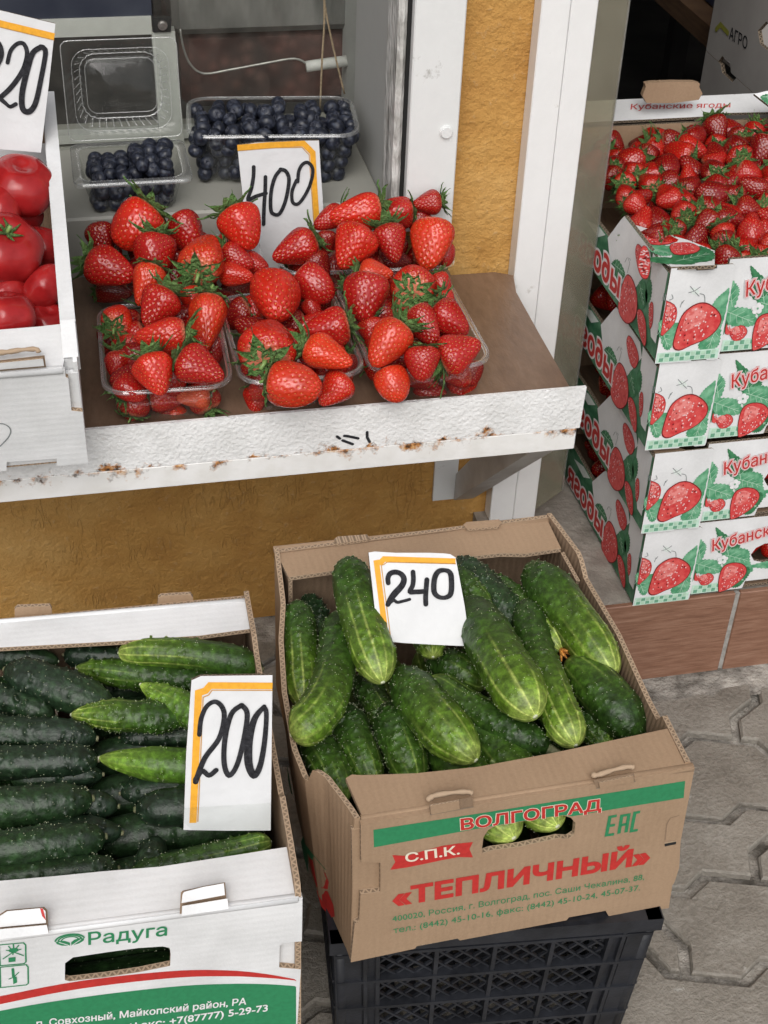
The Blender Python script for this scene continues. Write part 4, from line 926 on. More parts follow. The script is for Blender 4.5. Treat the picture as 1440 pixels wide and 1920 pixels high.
mb.plate(Plane(TO - Ta * .0095 + Tb * .0425, Tn, -Ta), [(.118, -.0055), (.1505, -.0055), (.1505, 0), (.118, 0)], .002, KEDGE, KEDGE); mb.obj('side_panel', tbox)
mb = MB(org); mb.plate(Plane(TO - Ta * TW_, -Tb, Tn), [(0, 0), (-TD_, 0), (-TD_, .15), (0, .14)], .005, WHITEV, KEDGE); mb.obj('side_panel', tbox)
mb = MB(org); mb.plate(Plane(TO + Tb * TD_, -Ta, Tn), [(0.001, 0), (TW_, 0), (TW_, .10), (.12, .10), (.10, .150), (0.001, .150)], .005, KRAFT, KEDGE, KRAFTIN)
mb.plate(Plane(TO + Tb * (TD_ - .045) - Ta * .0135 + Tn * .09, Ta, Tb), [(-.16, 0), (0, 0), (0, .04), (-.16, .04)], .004, WHITEB, KEDGE); mb.obj('back_panel', tbox)
mb = MB(org); mb.plate(Plane(TO - Ta * TW_ + Tn * .004, Ta, Tb), [(.005, .006), (TW_ - .016, .006), (TW_ - .016, TD_ - .006), (.005, TD_ - .006)], .0038, KRAFTIN, KEDGE); mb.obj('box_bottom', tbox)

# ------------------------------------------------------------------ berry crates
org = (.878, 1.556, .15)
CW, CD, CH = .40, .40, .127
def white_print_mat(): return WHITEV
GREENWALL = M('printed_leaf_wall', (.02, .125, .055), (.16, .36, .22), rough=.6, scale=34, lo=.42, hi=.72, detail=6)
def berry_print(mb, pl, poly, h=.0006, n=3, hl=True, seed=0):
    q = smooth2(poly, n, True); mb.decal(pl, [tuple(np.mean(q, axis=0) + (np.array(p) - np.mean(q, axis=0)) * 1.05) for p in q], BERRYDK, h - .0002); mb.decal(pl, q, BERRYINK, h)
    c = np.mean(np.array(q), axis=0); A = np.array(q); mn, mx = A.min(0), A.max(0); d = mx - mn
    if hl: mb.decal(pl, [tuple(c + np.array([-.10, .16]) * d + (np.array(p) - c) * (.50, .52)) for p in q], PINKINK, h + .0003)
    random.seed(seed)
    from mathutils.geometry import intersect_point_tri_2d
    k = 0
    for _ in range(300):
        p = mn + d * np.array([random.random(), random.random()]); s_ = c + (p - c) * 1.18
        ins = False; j = len(q) - 1
        for i in range(len(q)):
            if (q[i][1] > s_[1]) != (q[j][1] > s_[1]) and s_[0] < (q[j][0] - q[i][0]) * (s_[1] - q[i][1]) / (q[j][1] - q[i][1]) + q[i][0]: ins = not ins
            j = i
        if ins:
            r = d.max() * .016; mb.decal(pl, [(p[0] + r * math.cos(t * PI / 3), p[1] + r * 1.3 * math.sin(t * PI / 3)) for t in range(6)], PINKW if k % 4 else BERRYDK, h + .0005 + .00001 * k); k += 1
            if k > 42: break
def serrate(poly, amp, n=8):
    """Saw-toothed printed leaf outline."""
    q = smooth2(poly, n, True); c = np.mean(np.array(q), axis=0); out = []
    for i, p in enumerate(q):
        v = np.array(p) - c; l = np.linalg.norm(v) or 1; out.append(tuple(np.array(p) + v / l * (amp if i % 2 else -amp * .6)))
    return out
def leaf_print(mb, pl, poly, h, mat=None, veins=True, amp=.0011):
    q = serrate(poly, amp); mb.decal(pl, q, mat or LEAFINK, h)
    if veins:
        P_ = [np.array(p) for p in poly]; a, b = P_[0], P_[len(P_) // 2]; mb.ribbon(pl, [tuple(a + (b - a) * .08), tuple(a + (b - a) * .9)], .0007, VEIN, h + .0002)
        nrm = np.array([-(b - a)[1], (b - a)[0]]) * .22
        for t in (.25, .42, .58, .74):
            o_ = a + (b - a) * t
            for s_ in (1, -1): mb.ribbon(pl, [tuple(o_), tuple(o_ + nrm * s_ * (1.1 - t) + (b - a) * .13)], .0005, VEIN, h + .00025)
def checks(mb, pl, x0, x1, y, hgt, h, step=.0105):
    mb.decal(pl, [(x0, y), (x1, y), (x1, y + hgt), (x0, y + hgt)], MINT, h)
    i = 0; x = x0 + .003
    while x < x1 - .006:
        yy = y + (hgt * .52 if i % 2 else hgt * .1); mb.decal(pl, [(x, yy), (x + .0055, yy), (x + .0055, yy + hgt * .36), (x, yy + hgt * .36)], CHECK, h + .0002)
        yy = y + (hgt * .1 if i % 2 else hgt * .52); mb.decal(pl, [(x, yy), (x + .0055, yy), (x + .0055, yy + hgt * .36), (x, yy + hgt * .36)], VEIN, h + .0002)
        x += step * .62; i += 1
CF = Plane((.678, 1.356, .15), (1, 0, 0), (0, 0, 1)); CL_ = Plane((.678, 1.356, .15), (0, -1, 0), (0, 0, 1))
cA = crop(1060, 880, 3.79); cB = crop(1040, 640, 3.84)
crate = empty('strawberry_crate', org, '', 'berry crate', 'printed berry crates in the stack')
OVW = .081
mb = MB(org)                                             # corner overlay
mb.plate(CF, [(0, -.004), (.045, -.005), (.0465, -.002), (.062, -.0005), (.066, -.005), (.0795, -.005), (.0805, .0), (OVW - .003, .1185), (OVW - .006, .121), (.0, .121)], .0018, WHITEV, DEDGE, h=.0020)
F0 = .0020
lp = lambda *p: CF.P(cA(*p))
leaf_print(mb, CF, lp((500, 735), (520, 860), (560, 885), (600, 830), (625, 745)), F0 + .0003, veins=True)
leaf_print(mb, CF, lp((880, 690), (800, 760), (745, 860), (800, 885), (868, 850), (884, 780)), F0 + .0003)
leaf_print(mb, CF, [(OVW - .0045, .088), (.0705, .086), (.0615, .076), (.0575, .062), (.0625, .050), (.0705, .046), (OVW - .0045, .046)], F0 + .0004, veins=False, amp=.0007)
checks(mb, CF, .001, OVW - .0025, -.003, .0135, F0 + .0004)
berry_print(mb, CF, [(max(a, .0008), b) for a, b in lp((492, 640), (540, 622), (590, 640), (608, 680), (590, 740), (545, 785), (496, 805))], F0 + .0009, 2, seed=1)
berry_print(mb, CF, lp((590, 862), (605, 790), (640, 700), (690, 652), (750, 625), (805, 628), (860, 662), (880, 705), (855, 760), (790, 812), (700, 850), (630, 880)), F0 + .0010, 3, seed=2)
for pts in (((715, 560), (690, 535)), ((715, 560), (752, 535)), ((715, 560), (680, 570)), ((720, 565), (745, 585)), ((750, 572), (778, 580), (782, 620)), ((628, 650), (640, 620)), ((640, 628), (652, 612)), ((560, 615), (582, 605), (575, 585)), ((515, 620), (525, 580)), ((528, 618), (536, 585))):
    mb.ribbon(CF, smooth2(lp(*pts), 3), .0009, GREYINK, F0 + .0005)
mb.decal(CF, lp((690, 550), (712, 540), (740, 548), (748, 570), (725, 582), (700, 575)), PALEW, F0 + .0003)
mb.obj('corner_panel', crate)
mb = MB(org)                                             # main front panel
fh = [(.158, .062), (.163, .073), (.175, .079), (.225, .079), (.237, .073), (.242, .062), (.236, .052), (.222, .047), (.178, .047), (.165, .051)]
mb.plate(CF, [(OVW - .01, .004), (.157, .004), (.159, .016), (.24, .016), (.242, .004), (CW, .004), (CW, .1255), (OVW - .01, .1262)], .0045, WHITEV, DEDGE, KRAFTIN, holes=[fh])
leaf_print(mb, CF, lp((960, 650), (1000, 560), (985, 520), (930, 478), (888, 520), (880, 640)), .0004)
leaf_print(mb, CF, lp((890, 655), (980, 640), (1080, 650), (1110, 720), (1020, 745), (930, 730)), .0006)
leaf_print(mb, CF, lp((1160, 620), (1230, 570), (1230, 520), (1130, 455), (1068, 412), (1080, 490), (1060, 560)), .0005, LEAFDK)
leaf_print(mb, CF, lp((1120, 600), (1210, 560), (1300, 575), (1310, 650), (1330, 720), (1250, 730), (1130, 700)), .00065)
leaf_print(mb, CF, lp((1290, 690), (1320, 680), (1440, 650), (1500, 660), (1480, 700), (1380, 700)), .00045, veins=False)
leaf_print(mb, CF, lp((1200, 740), (1290, 690), (1310, 730), (1270, 790), (1230, 830), (1180, 830)), .00075, LEAFDK)
mb.decal(CF, lp((884, 700), (910, 690), (935, 730), (900, 800), (884, 820)), LEAFDK, .0007)
checks(mb, CF, OVW + .001, .132, .0045, .0155, .0008)
berry_print(mb, CF, lp((925, 730), (940, 770), (1010, 735), (1045, 750), (1048, 780), (1010, 815), (965, 818), (945, 790), (915, 785)), .0012, 2, seed=3)
berry_print(mb, CF, lp((1088, 858), (1090, 780), (1115, 700), (1165, 668), (1230, 665), (1275, 690), (1278, 735), (1235, 790), (1165, 838), (1112, 862)), .0012, 3, seed=4)
for t in range(5):
    an = t * 2 * PI / 5 + .3; cxx, cyy = CF.uv(1060 + 1115 / 3.79, 880 + 638 / 3.79); px_, py_ = cxx + .0045 * math.cos(an), cyy + .0045 * math.sin(an)
    mb.decal(CF, [(px_ + .0034 * math.cos(k * PI / 5), py_ + .0034 * math.sin(k * PI / 5)) for k in range(10)], WINK, .0014 + t * .0001)
# right half of the front, beyond the frame: mirrored fruit and leaves
for x0, s_ in ((.285, 1), (.345, .9)):
    berry_print(mb, CF, [(x0 + .026 * s_ * a, .045 + .034 * s_ * b) for a, b in ((-.1, -1), (.7, -.5), (1, .2), (.6, .8), (-.3, .9), (-.9, .4), (-.8, -.4))], .0012, 3, seed=int(x0 * 100))
    leaf_print(mb, CF, [(x0 + .04 * s_ * a, .05 + .03 * s_ * b) for a, b in ((1.3, 1), (.2, 1.6), (-1.2, 1.1), (-1.4, 0), (-.4, -.6), (1, -.3))], .0006)
checks(mb, CF, .25, .395, .0045, .0155, .0005)
for off, mt, hh in ((.10, WINK, .0018), (.07, RED, .0020), (.055, PINKW, .0022), (.012, RED, .0024)):
    put_text(mb, CF, 'Кубанские ягоды', *cA((1040, 575), (1900, 330), (1028, 500)), mt, hh, off, .18, ref='Кубанские ягоды')
mb.obj('front_panel', crate)
mb = MB(org)                                             # left wall, low in the middle, and its corner
def s_uv(*p): return CL_.P(cB(*p))
wall = [(.001, 0), (.001, .1135), (-.150, .1135), (-.158, .105), (-.190, .066), (-.34, .064), (-.37, .11), (-CD, .11), (-CD, 0)]
mb.plate(CL_, wall, .0045, GREENWALL, DEDGE, KRAFTIN)
mb.decal(CL_, [(-.192, .0635), (-.158, .105), (-.150, .1130), (-.062, .1130), (-.050, .098), (-.085, .050), (-.12, .035), (-.165, .028)], WHITEV, .0004)
leaf_print(mb, CL_, s_uv((300, 1175), (340, 1180), (380, 1280), (350, 1300), (290, 1240)), .0006, LEAFDK)
mb.decal(CL_, [(-.052, .1130), (-.004, .1130), (-.004, .02), (-.02, .02), (-.045, .06)], WHITEV, .0005)
leaf_print(mb, CL_, s_uv((470, 1370), (500, 1390), (520, 1480), (500, 1540), (470, 1520), (455, 1440)), .0008, LEAFDK)
leaf_print(mb, CL_, s_uv((525, 1375), (545, 1420), (540, 1500), (515, 1530), (505, 1460)), .0008, LEAFDK, veins=False)
berry_print(mb, CL_, s_uv((345, 1490), (350, 1400), (378, 1315), (402, 1300), (432, 1350), (455, 1450), (452, 1550), (425, 1588), (385, 1575)), .0012, 3, hl=False, seed=5)
berry_print(mb, CL_, s_uv((458, 1560), (468, 1538), (490, 1565), (510, 1640), (512, 1750), (498, 1765), (470, 1670)), .0012, 3, hl=False, seed=6)
berry_print(mb, CL_, s_uv((530, 1560), (545, 1528), (556, 1560), (552, 1650), (535, 1680)), .0012, 3, hl=False, seed=7)
berry_print(mb, CL_, s_uv((446, 1190), (456, 1142), (480, 1165), (512, 1240), (524, 1310), (500, 1358), (468, 1310)), .0012, 3, hl=False, seed=8)
for pts in (((395, 1280), (410, 1230), (398, 1190)), ((380, 1210), (392, 1190)), ((408, 1200), (414, 1215))): mb.ribbon(CL_, s_uv(*pts), .0010, GREYINK, .0007)
for off, mt, hh in ((.10, WINK, .0016), (.06, PINKW, .0018), (.03, RED, .0020)):
    put_text(mb, CL_, 'яƨо∂ы', *cB((102, 1000), (345, 1405), (112, 893)), mt, hh, off, 0, cap=.56, ref='яƨо∂ы')
mb.decal(CL_, [(-.27, .050), (-.23, .0635), (-.20, .0635), (-.225, .048)], PALEW, .0005)
mb.obj('side_panel', crate)
mb = MB(org); mb.plate(Plane((.678 + CW, 1.356, .15), (0, 1, 0), (0, 0, 1)), [(0, 0), (CD, 0), (CD, .11), (.37, .11), (.34, .064), (.16, .064), (.12, .1135), (0, .1135)], .0045, GREENWALL, DEDGE, KRAFTIN); mb.obj('side_panel', crate)
mb = MB(org)
bh = [(-.12, .085), (-.26, .085), (-.27, .070), (-.26, .055), (-.12, .055), (-.11, .07)]
mb.plate(Plane((.678, 1.356 + CD, .15), (-1, 0, 0), (0, 0, 1)), [(-.002, 0), (-CW + .002, 0), (-CW + .002, .1235), (-.002, .1235)], .0045, WHITEV, DEDGE, KRAFT, holes=[bh]); mb.obj('back_panel', crate)
mb = MB(org); mb.plate(Plane((.678, 1.356, .1545), (1, 0, 0), (0, 1, 0)), [(.005, .006), (CW - .005, .006), (CW - .005, CD - .006), (.005, CD - .006)], .004, KRAFTIN, DEDGE); mb.obj('crate_bottom', crate)
for sx, sy in ((0, 0), (1, 0), (0, 1), (1, 1)):          # folded triangular corner posts that carry the next crate
    mb = MB(org); x0, y0 = .678 + (.0052 if not sx else CW - .0052), 1.356 + (.0052 if not sy else CD - .0052); dx, dy = (1 if not sx else -1), (1 if not sy else -1)
    T = [(x0, y0), (x0 + dx * .045, y0), (x0, y0 + dy * .045)]
    if dx * dy < 0: T = T[::-1]
    mb.mesh([(x, y, .155) for x, y in T] + [(x, y, .2640) for x, y in T], [(0, 1, 4, 3), (1, 2, 5, 4), (2, 0, 3, 5), (3, 4, 5), (2, 1, 0)], KRAFT, False); mb.obj('corner_post', crate)
lab = ['printed white berry crate standing on the doorstep, bottom of the stack', 'printed white berry crate, second up from the doorstep in the stack', 'printed white berry crate directly beneath the open top crate of strawberries', 'open printed berry crate heaped with strawberries, topmost of the stack']
XS = [.678, .668, .658, .649]; crates = []
for k in range(4):
    c = crate if k == 0 else copy_tree(crate)
    c.location = Vector(org) + Vector((XS[k] - .678, (0, -.002, .002, 0)[k], .1272 * k)); c.rotation_euler.z = (0, .006, -.005, 0)[k]; c['label'] = lab[k]; crates.append(c)
top = crates[3]; TO_ = np.array(top.location); dX = XS[3] - .678; zt = .15 + .1272 * 3
# top crate: folded corner flap, back flap with lettering, tabs
mb = MB(TO_); x0, y0, z0 = XS[3], 1.356, zt + .121
q0 = np.array([x0 + .0005, y0 + .001, z0 + .0005]); q1 = np.array([x0 + .083, y0 + .001, z0 + .0105]); ap = onY(1181, 419, 1.447); a2 = onY(1336, 470, 1.405); a3 = onX(1146, 436, x0 + .001); a3[2] = min(a3[2], z0 + .01)
ap = onX(1181, 419, x0 + .012)
PCF = Plane(q0, q1 - q0, ap - q0)
uvs = [(0, 0), tuple(PCF.uv(1340, 497)), tuple(PCF.uv(1340, 470)), tuple(PCF.uv(1290, 450)), tuple(PCF.uv(1181, 419))]
mb.plate(PCF, uvs, .004, WHITEV, DEDGE)
leaf_print(mb, PCF, PCF.P([(1215, 468), (1240, 480), (1262, 477), (1258, 463), (1222, 460)]), .0005, LEAFINK)
leaf_print(mb, PCF, PCF.P([(1262, 492), (1330, 490), (1338, 474), (1310, 462), (1270, 470)]), .0005, LEAFDK)
leaf_print(mb, PCF, PCF.P([(1218, 490), (1245, 495), (1300, 496), (1290, 486), (1225, 483)]), .0006, LEAFDK, veins=False)
berry_print(mb, PCF, PCF.P([(1194, 438), (1215, 435), (1250, 440), (1265, 450), (1255, 458), (1225, 460), (1205, 450)]), .001, 3, hl=False, seed=11)
berry_print(mb, PCF, PCF.P([(1258, 460), (1290, 456), (1312, 466), (1300, 476), (1265, 478)]), .001, 3, hl=False, seed=12)
berry_print(mb, PCF, PCF.P([(1199, 478), (1206, 463), (1215, 470), (1219, 500), (1214, 522), (1203, 520), (1197, 500)]), .001, 3, hl=False, seed=13)
mb.face([np.array([x0, y0 + .002, z0]), ap, a3], WHITEV); 
mb.obj('corner_flap', top)
PBk = Plane((x0, 1.745, zt + .1265), (1, 0, 0), (0, 1, .25))
mb = MB(TO_); ql = PBk.P([(1175, 186), (1440, 180), (1440, 214), (1345, 212), (1330, 218), (1175, 214)]); k_ = (ql[1][0] - ql[0][0])
mb.plate(PBk, [(0.0, ql[0][1]), (CW, ql[0][1]), (CW, ql[2][1]), ql[3], ql[4], (0, ql[4][1])], .004, WHITEV, DEDGE, KRAFT)
for off, mt, hh in ((.03, PINKW, .0006), (0, RED, .0008)): put_text(mb, PBk, 'Кубанские ягоды', (1182, 206), (1370, 202), (1182, 196), mt, hh, off, .1, ref='Кубанские ягоды')
mb.obj('back_flap', top)
PTb = Plane((x0, 1.757, zt + .126), (1, 0, 0), (0, 0, 1)); mb = MB(TO_)
mb.plate(PTb, smooth2(PTb.P([(1209, 190), (1208, 160), (1216, 152), (1300, 151), (1308, 160), (1307, 184)]), 2, True), .008, KRAFT, KRAFT, h=.006); mb.obj('lock_tab', top)
PF2 = Plane((x0, 1.352, zt + .119), (1, 0, 0), (0, .3, 1)); mb = MB(TO_)
mb.decal(PF2, PF2.P([(1301, 499), (1344, 495), (1344, 502), (1336, 505), (1306, 507)]), DARKGAP, .0006); mb.plate(PF2, PF2.P([(1309, 499), (1342, 496), (1337, 503), (1307, 505)]), .002, KRAFT, KRAFT, h=.003); mb.obj('lock_tab', top)
mb = MB(TO_); PRF = Plane((x0 + .30, 1.70, zt + .15), (1, 0, 0), (0, .7, .7)); mb.plate(PRF, PRF.P([(1414, 176), (1440, 170), (1500, 165), (1500, 235), (1442, 198)]), .004, WHITEV, DEDGE); leaf_print(mb, PRF, PRF.P([(1426, 182), (1445, 176), (1470, 182), (1460, 200), (1440, 196)]), .0005, LEAFDK); mb.obj('side_flap', top)
for k in (0, 1, 2):
    pass

# ------------------------------------------------------------------ handwritten price cards
TAGW = M('price_card', (.68, .685, .69), (.61, .615, .62), rough=.5, scale=18, bump=.0018, bscale=28)
def price_card(pl, corners, frames, strokes, label, thick=.004):
    q = pl.P(corners); o = pl.pt(*np.mean(np.array(q), axis=0)); e = empty('price_card', o, label, 'price card')
    mb = MB(o); mb.plate(pl, q, thick, TAGW, DEDGE, KRAFT)
    for pts, w, mt in frames: mb.ribbon(pl, pl.P(pts), w, mt, .0005, cap=False)
    mb.obj('card', e)
    for i, (pts, w) in enumerate(strokes):
        pass
    mb = MB(o)
    for i, (pts, w) in enumerate(strokes):
        uv = pl.P(pts); sm = smooth2(uv, 5)
        if isinstance(w, (list, tuple)):
            n = len(sm); ws = [float(np.interp(k / (n - 1) * (len(w) - 1), range(len(w)), w)) for k in range(n)]
        else: ws = w
        mb.ribbon(pl, sm, ws, INK, .0009 + .00015 * i)
    mb.obj('numerals', e); return e
THIN = ink('thin_orange_line', (.55, .28, .06))
# 240, lying on the cucumbers in the brown carton
ct_ = crop(680, 1020, 6.545)
c = onZ(786, 1122, .475); el = math.radians(48)
P240 = Plane(c, Ba + np.array([0, 0, .06]), np.array([-.06, math.cos(el), math.sin(el)]))
price_card(P240, ct_((72, 105), (150, 92), (400, 108), (820, 108), (1000, 115), (1075, 125), (1140, 165), (1185, 400), (1250, 750), (1322, 1255), (960, 1240), (500, 1215), (205, 1182), (150, 800)),
    [(ct_((292, 1190), (170, 232), (225, 222), (262, 185), (1138, 212)), .0056, ORANGE), (ct_((348, 1192), (228, 262), (262, 250), (300, 222), (1142, 243)), .0009, THIN)],
    [(ct_((312, 478), (308, 420), (335, 365), (400, 345), (470, 370), (505, 430), (480, 510), (400, 600), (345, 670), (308, 742)), [.0048, .0052, .005, .006, .0066, .005]), (ct_((312, 735), (375, 690), (420, 715), (480, 705), (575, 680)), [.004, .003, .003]),
     (ct_((615, 345), (620, 430), (610, 510), (578, 585), (650, 588), (770, 582)), .0048), (ct_((785, 440), (775, 560), (770, 650), (772, 738)), .0050), (ct_((1010, 322), (930, 335), (880, 420), (872, 580), (930, 650), (1020, 655), (1080, 600), (1085, 420), (1060, 345), (1005, 322)), [.004, .0055, .0056, .004, .0055, .0056, .004])],
    'white price card reading 240 lying on the light green cucumbers')
# 200, standing in the white carton
c5 = crop(0, 1080, 2.4)
c = onZ(430, 1555, .405); el = math.radians(68)
P200 = Plane(c, Wa, np.array([0, math.cos(el), math.sin(el)]))
e200 = price_card(P200, c5((862, 470), (905, 450), (1226, 446), (1222, 800), (1218, 1145), (1030, 1146), (826, 1143), (838, 800)),
    [(c5((868, 1110), (893, 525), (925, 515), (945, 492), (1226, 494)), .0062, ORANGE), (c5((890, 1105), (914, 545), (938, 535), (955, 513), (1226, 514)), .0009, THIN)],
    [(c5((897, 712), (905, 640), (930, 585), (968, 564), (1000, 590), (1008, 640), (985, 730), (920, 820), (880, 924)), [.0042, .004, .0044, .0046, .005]), (c5((880, 915), (908, 875), (940, 895), (972, 872)), [.005, .0044, .0045]),
     (c5((1085, 580), (1040, 620), (1012, 730), (1008, 840), (1030, 895), (1065, 850), (1095, 740), (1112, 620), (1088, 580)), .0046), (c5((1188, 585), (1145, 640), (1120, 740), (1118, 840), (1142, 895), (1170, 850), (1190, 740), (1198, 620), (1188, 588)), [.004, .006, .0075, .006, .005, .0042, .0042])],
    'tall white price card reading 200 taped among the dark cucumbers')
mb = MB(e200.location); tp_ = P200.P(c5((815, 1042), (935, 1035), (1220, 1018), (1219, 1140), (870, 1142), (822, 1105))); mb.decal(P200, tp_, PET, .0012); mb.obj('tape', e200)
# 400, between blueberries and strawberries
c4 = crop(340, 180, 4)
P400 = Plane(onY(520, 400, 1.600), (1, 0, 0), (0, .12, 1))
price_card(P400, c4((420, 372), (560, 350), (930, 335), (1032, 334), (1045, 560), (1062, 800), (1070, 1000), (620, 1390), (560, 1390), (500, 1250), (468, 830)),
    [(c4((420, 388), (640, 368), (915, 356), (945, 385), (985, 425), (1000, 700), (1020, 1000)), .0068, ORANGE), (c4((425, 410), (700, 388), (905, 384), (930, 412), (958, 440), (975, 700), (996, 1000)), .0009, THIN)],
    [(c4((542, 530), (540, 600), (525, 690), (500, 775), (560, 750), (634, 728)), .0046), (c4((630, 605), (628, 700), (620, 820), (616, 960)), .0046),
     (c4((745, 548), (700, 610), (672, 720), (670, 850), (695, 885), (735, 880), (775, 800), (800, 690), (805, 610), (780, 560), (742, 548)), .0046), (c4((872, 640), (880, 560), (910, 508), (950, 498), (985, 550), (965, 660), (915, 760), (870, 808), (832, 790), (830, 710), (862, 630)), .0042)],
    'white price card reading 400 propped up behind the strawberry punnets')
# 220, leaning in the tomato box (runs off the left of the photo)
c8 = crop(0, 0, 4.235)
P220 = Plane(onY(40, 200, 1.50), (1, 0.03, 0), (0, .18, 1))
price_card(P220, c8((-330, -10), (0, 82), (440, 188), (390, 650), (325, 1212), (0, 1185), (-360, 1150)),
    [(c8((-300, 100), (0, 186), (432, 290)), .0066, ORANGE), (c8((-300, 130), (0, 214), (430, 318)), .0009, THIN)],
    [(c8((60, 495), (85, 400), (140, 345), (190, 350), (215, 430), (180, 560), (90, 690), (0, 775)), [.0042, .004, .0044, .0052, .005]), (c8((0, 780), (40, 815), (80, 845), (125, 825)), [.005, .0036, .0042]),
     (c8((325, 372), (260, 420), (215, 560), (175, 740), (180, 860), (230, 885), (280, 820), (320, 650), (360, 430), (345, 380), (322, 372)), [.0052, .006, .006, .005, .0055]), (c8((-190, 420), (-120, 330), (-40, 320), (5, 380), (0, 470), (-90, 610), (-170, 720), (-120, 760), (-60, 770)), .0052)],
    'white price card reading 220 standing behind the tomatoes')

# ------------------------------------------------------------------ strawberries
def berry_mat():
    m, N, L, P = newmat('strawberry_flesh'); ob = tc(N); oi = N.new('ShaderNodeObjectInfo'); sp = N.new('ShaderNodeSeparateXYZ'); L.new(ob, sp.inputs[0])
    n = noise(N, L, ob, 3.0, 4)
    r = ramp(N, [(.3, (.82, .82, .82)), (.7, (1.12, 1.0, 1.0))]); L.new(n, r.inputs[0])
    c = mixc(N, L, 1.0, oi.outputs['Color'], r.outputs[0], 'MULTIPLY')
    pk = ramp(N, [(.47, (0, 0, 0)), (.57, (1, 1, 1))]); L.new(mathn(N, L, 'MULTIPLY_ADD', n, .12, sp.outputs[2]), pk.inputs[0])
    c = mixc(N, L, mathn(N, L, 'MULTIPLY', pk.outputs[0], .55), c, (.78, .40, .24))
    L.new(c, P.inputs['Base Color']); P.inputs['Roughness'].default_value = .22; P.inputs['Specular IOR Level'].default_value = .55
    P.inputs['Subsurface Weight'].default_value = .04; P.inputs['Subsurface Radius'].default_value = (.5, .1, .06); P.inputs['Subsurface Scale'].default_value = .004
    return m
BERRY = berry_mat()
SEED = M('strawberry_seed', (.62, .30, .05), (.45, .15, .03), rough=.4, scale=6)
SEPAL = M('strawberry_sepal', (.085, .215, .042), (.21, .37, .11), rough=.5, scale=7, lo=.3, hi=.7, bump=.02, bscale=12)
SEPALD = M('strawberry_stem', (.16, .27, .07), (.22, .33, .1), rough=.5, scale=8)
def berry_profile(kind):
    if kind == 0: zs = [(.5, .0), (.49, .24), (.45, .38), (.36, .47), (.22, .5), (.05, .455), (-.13, .375), (-.30, .275), (-.43, .16), (-.5, 0)]
    elif kind == 1: zs = [(.5, .0), (.485, .25), (.43, .41), (.3, .49), (.12, .505), (-.10, .465), (-.28, .375), (-.42, .24), (-.485, .11), (-.5, 0)]
    elif kind == 2: zs = [(.5, .0), (.48, .22), (.43, .37), (.33, .475), (.2, .5), (.02, .43), (-.16, .33), (-.33, .22), (-.45, .115), (-.5, 0)]
    else: zs = [(.5, .0), (.475, .28), (.42, .43), (.3, .50), (.13, .495), (-.07, .43), (-.25, .34), (-.40, .225), (-.48, .11), (-.5, 0)]
    return zs
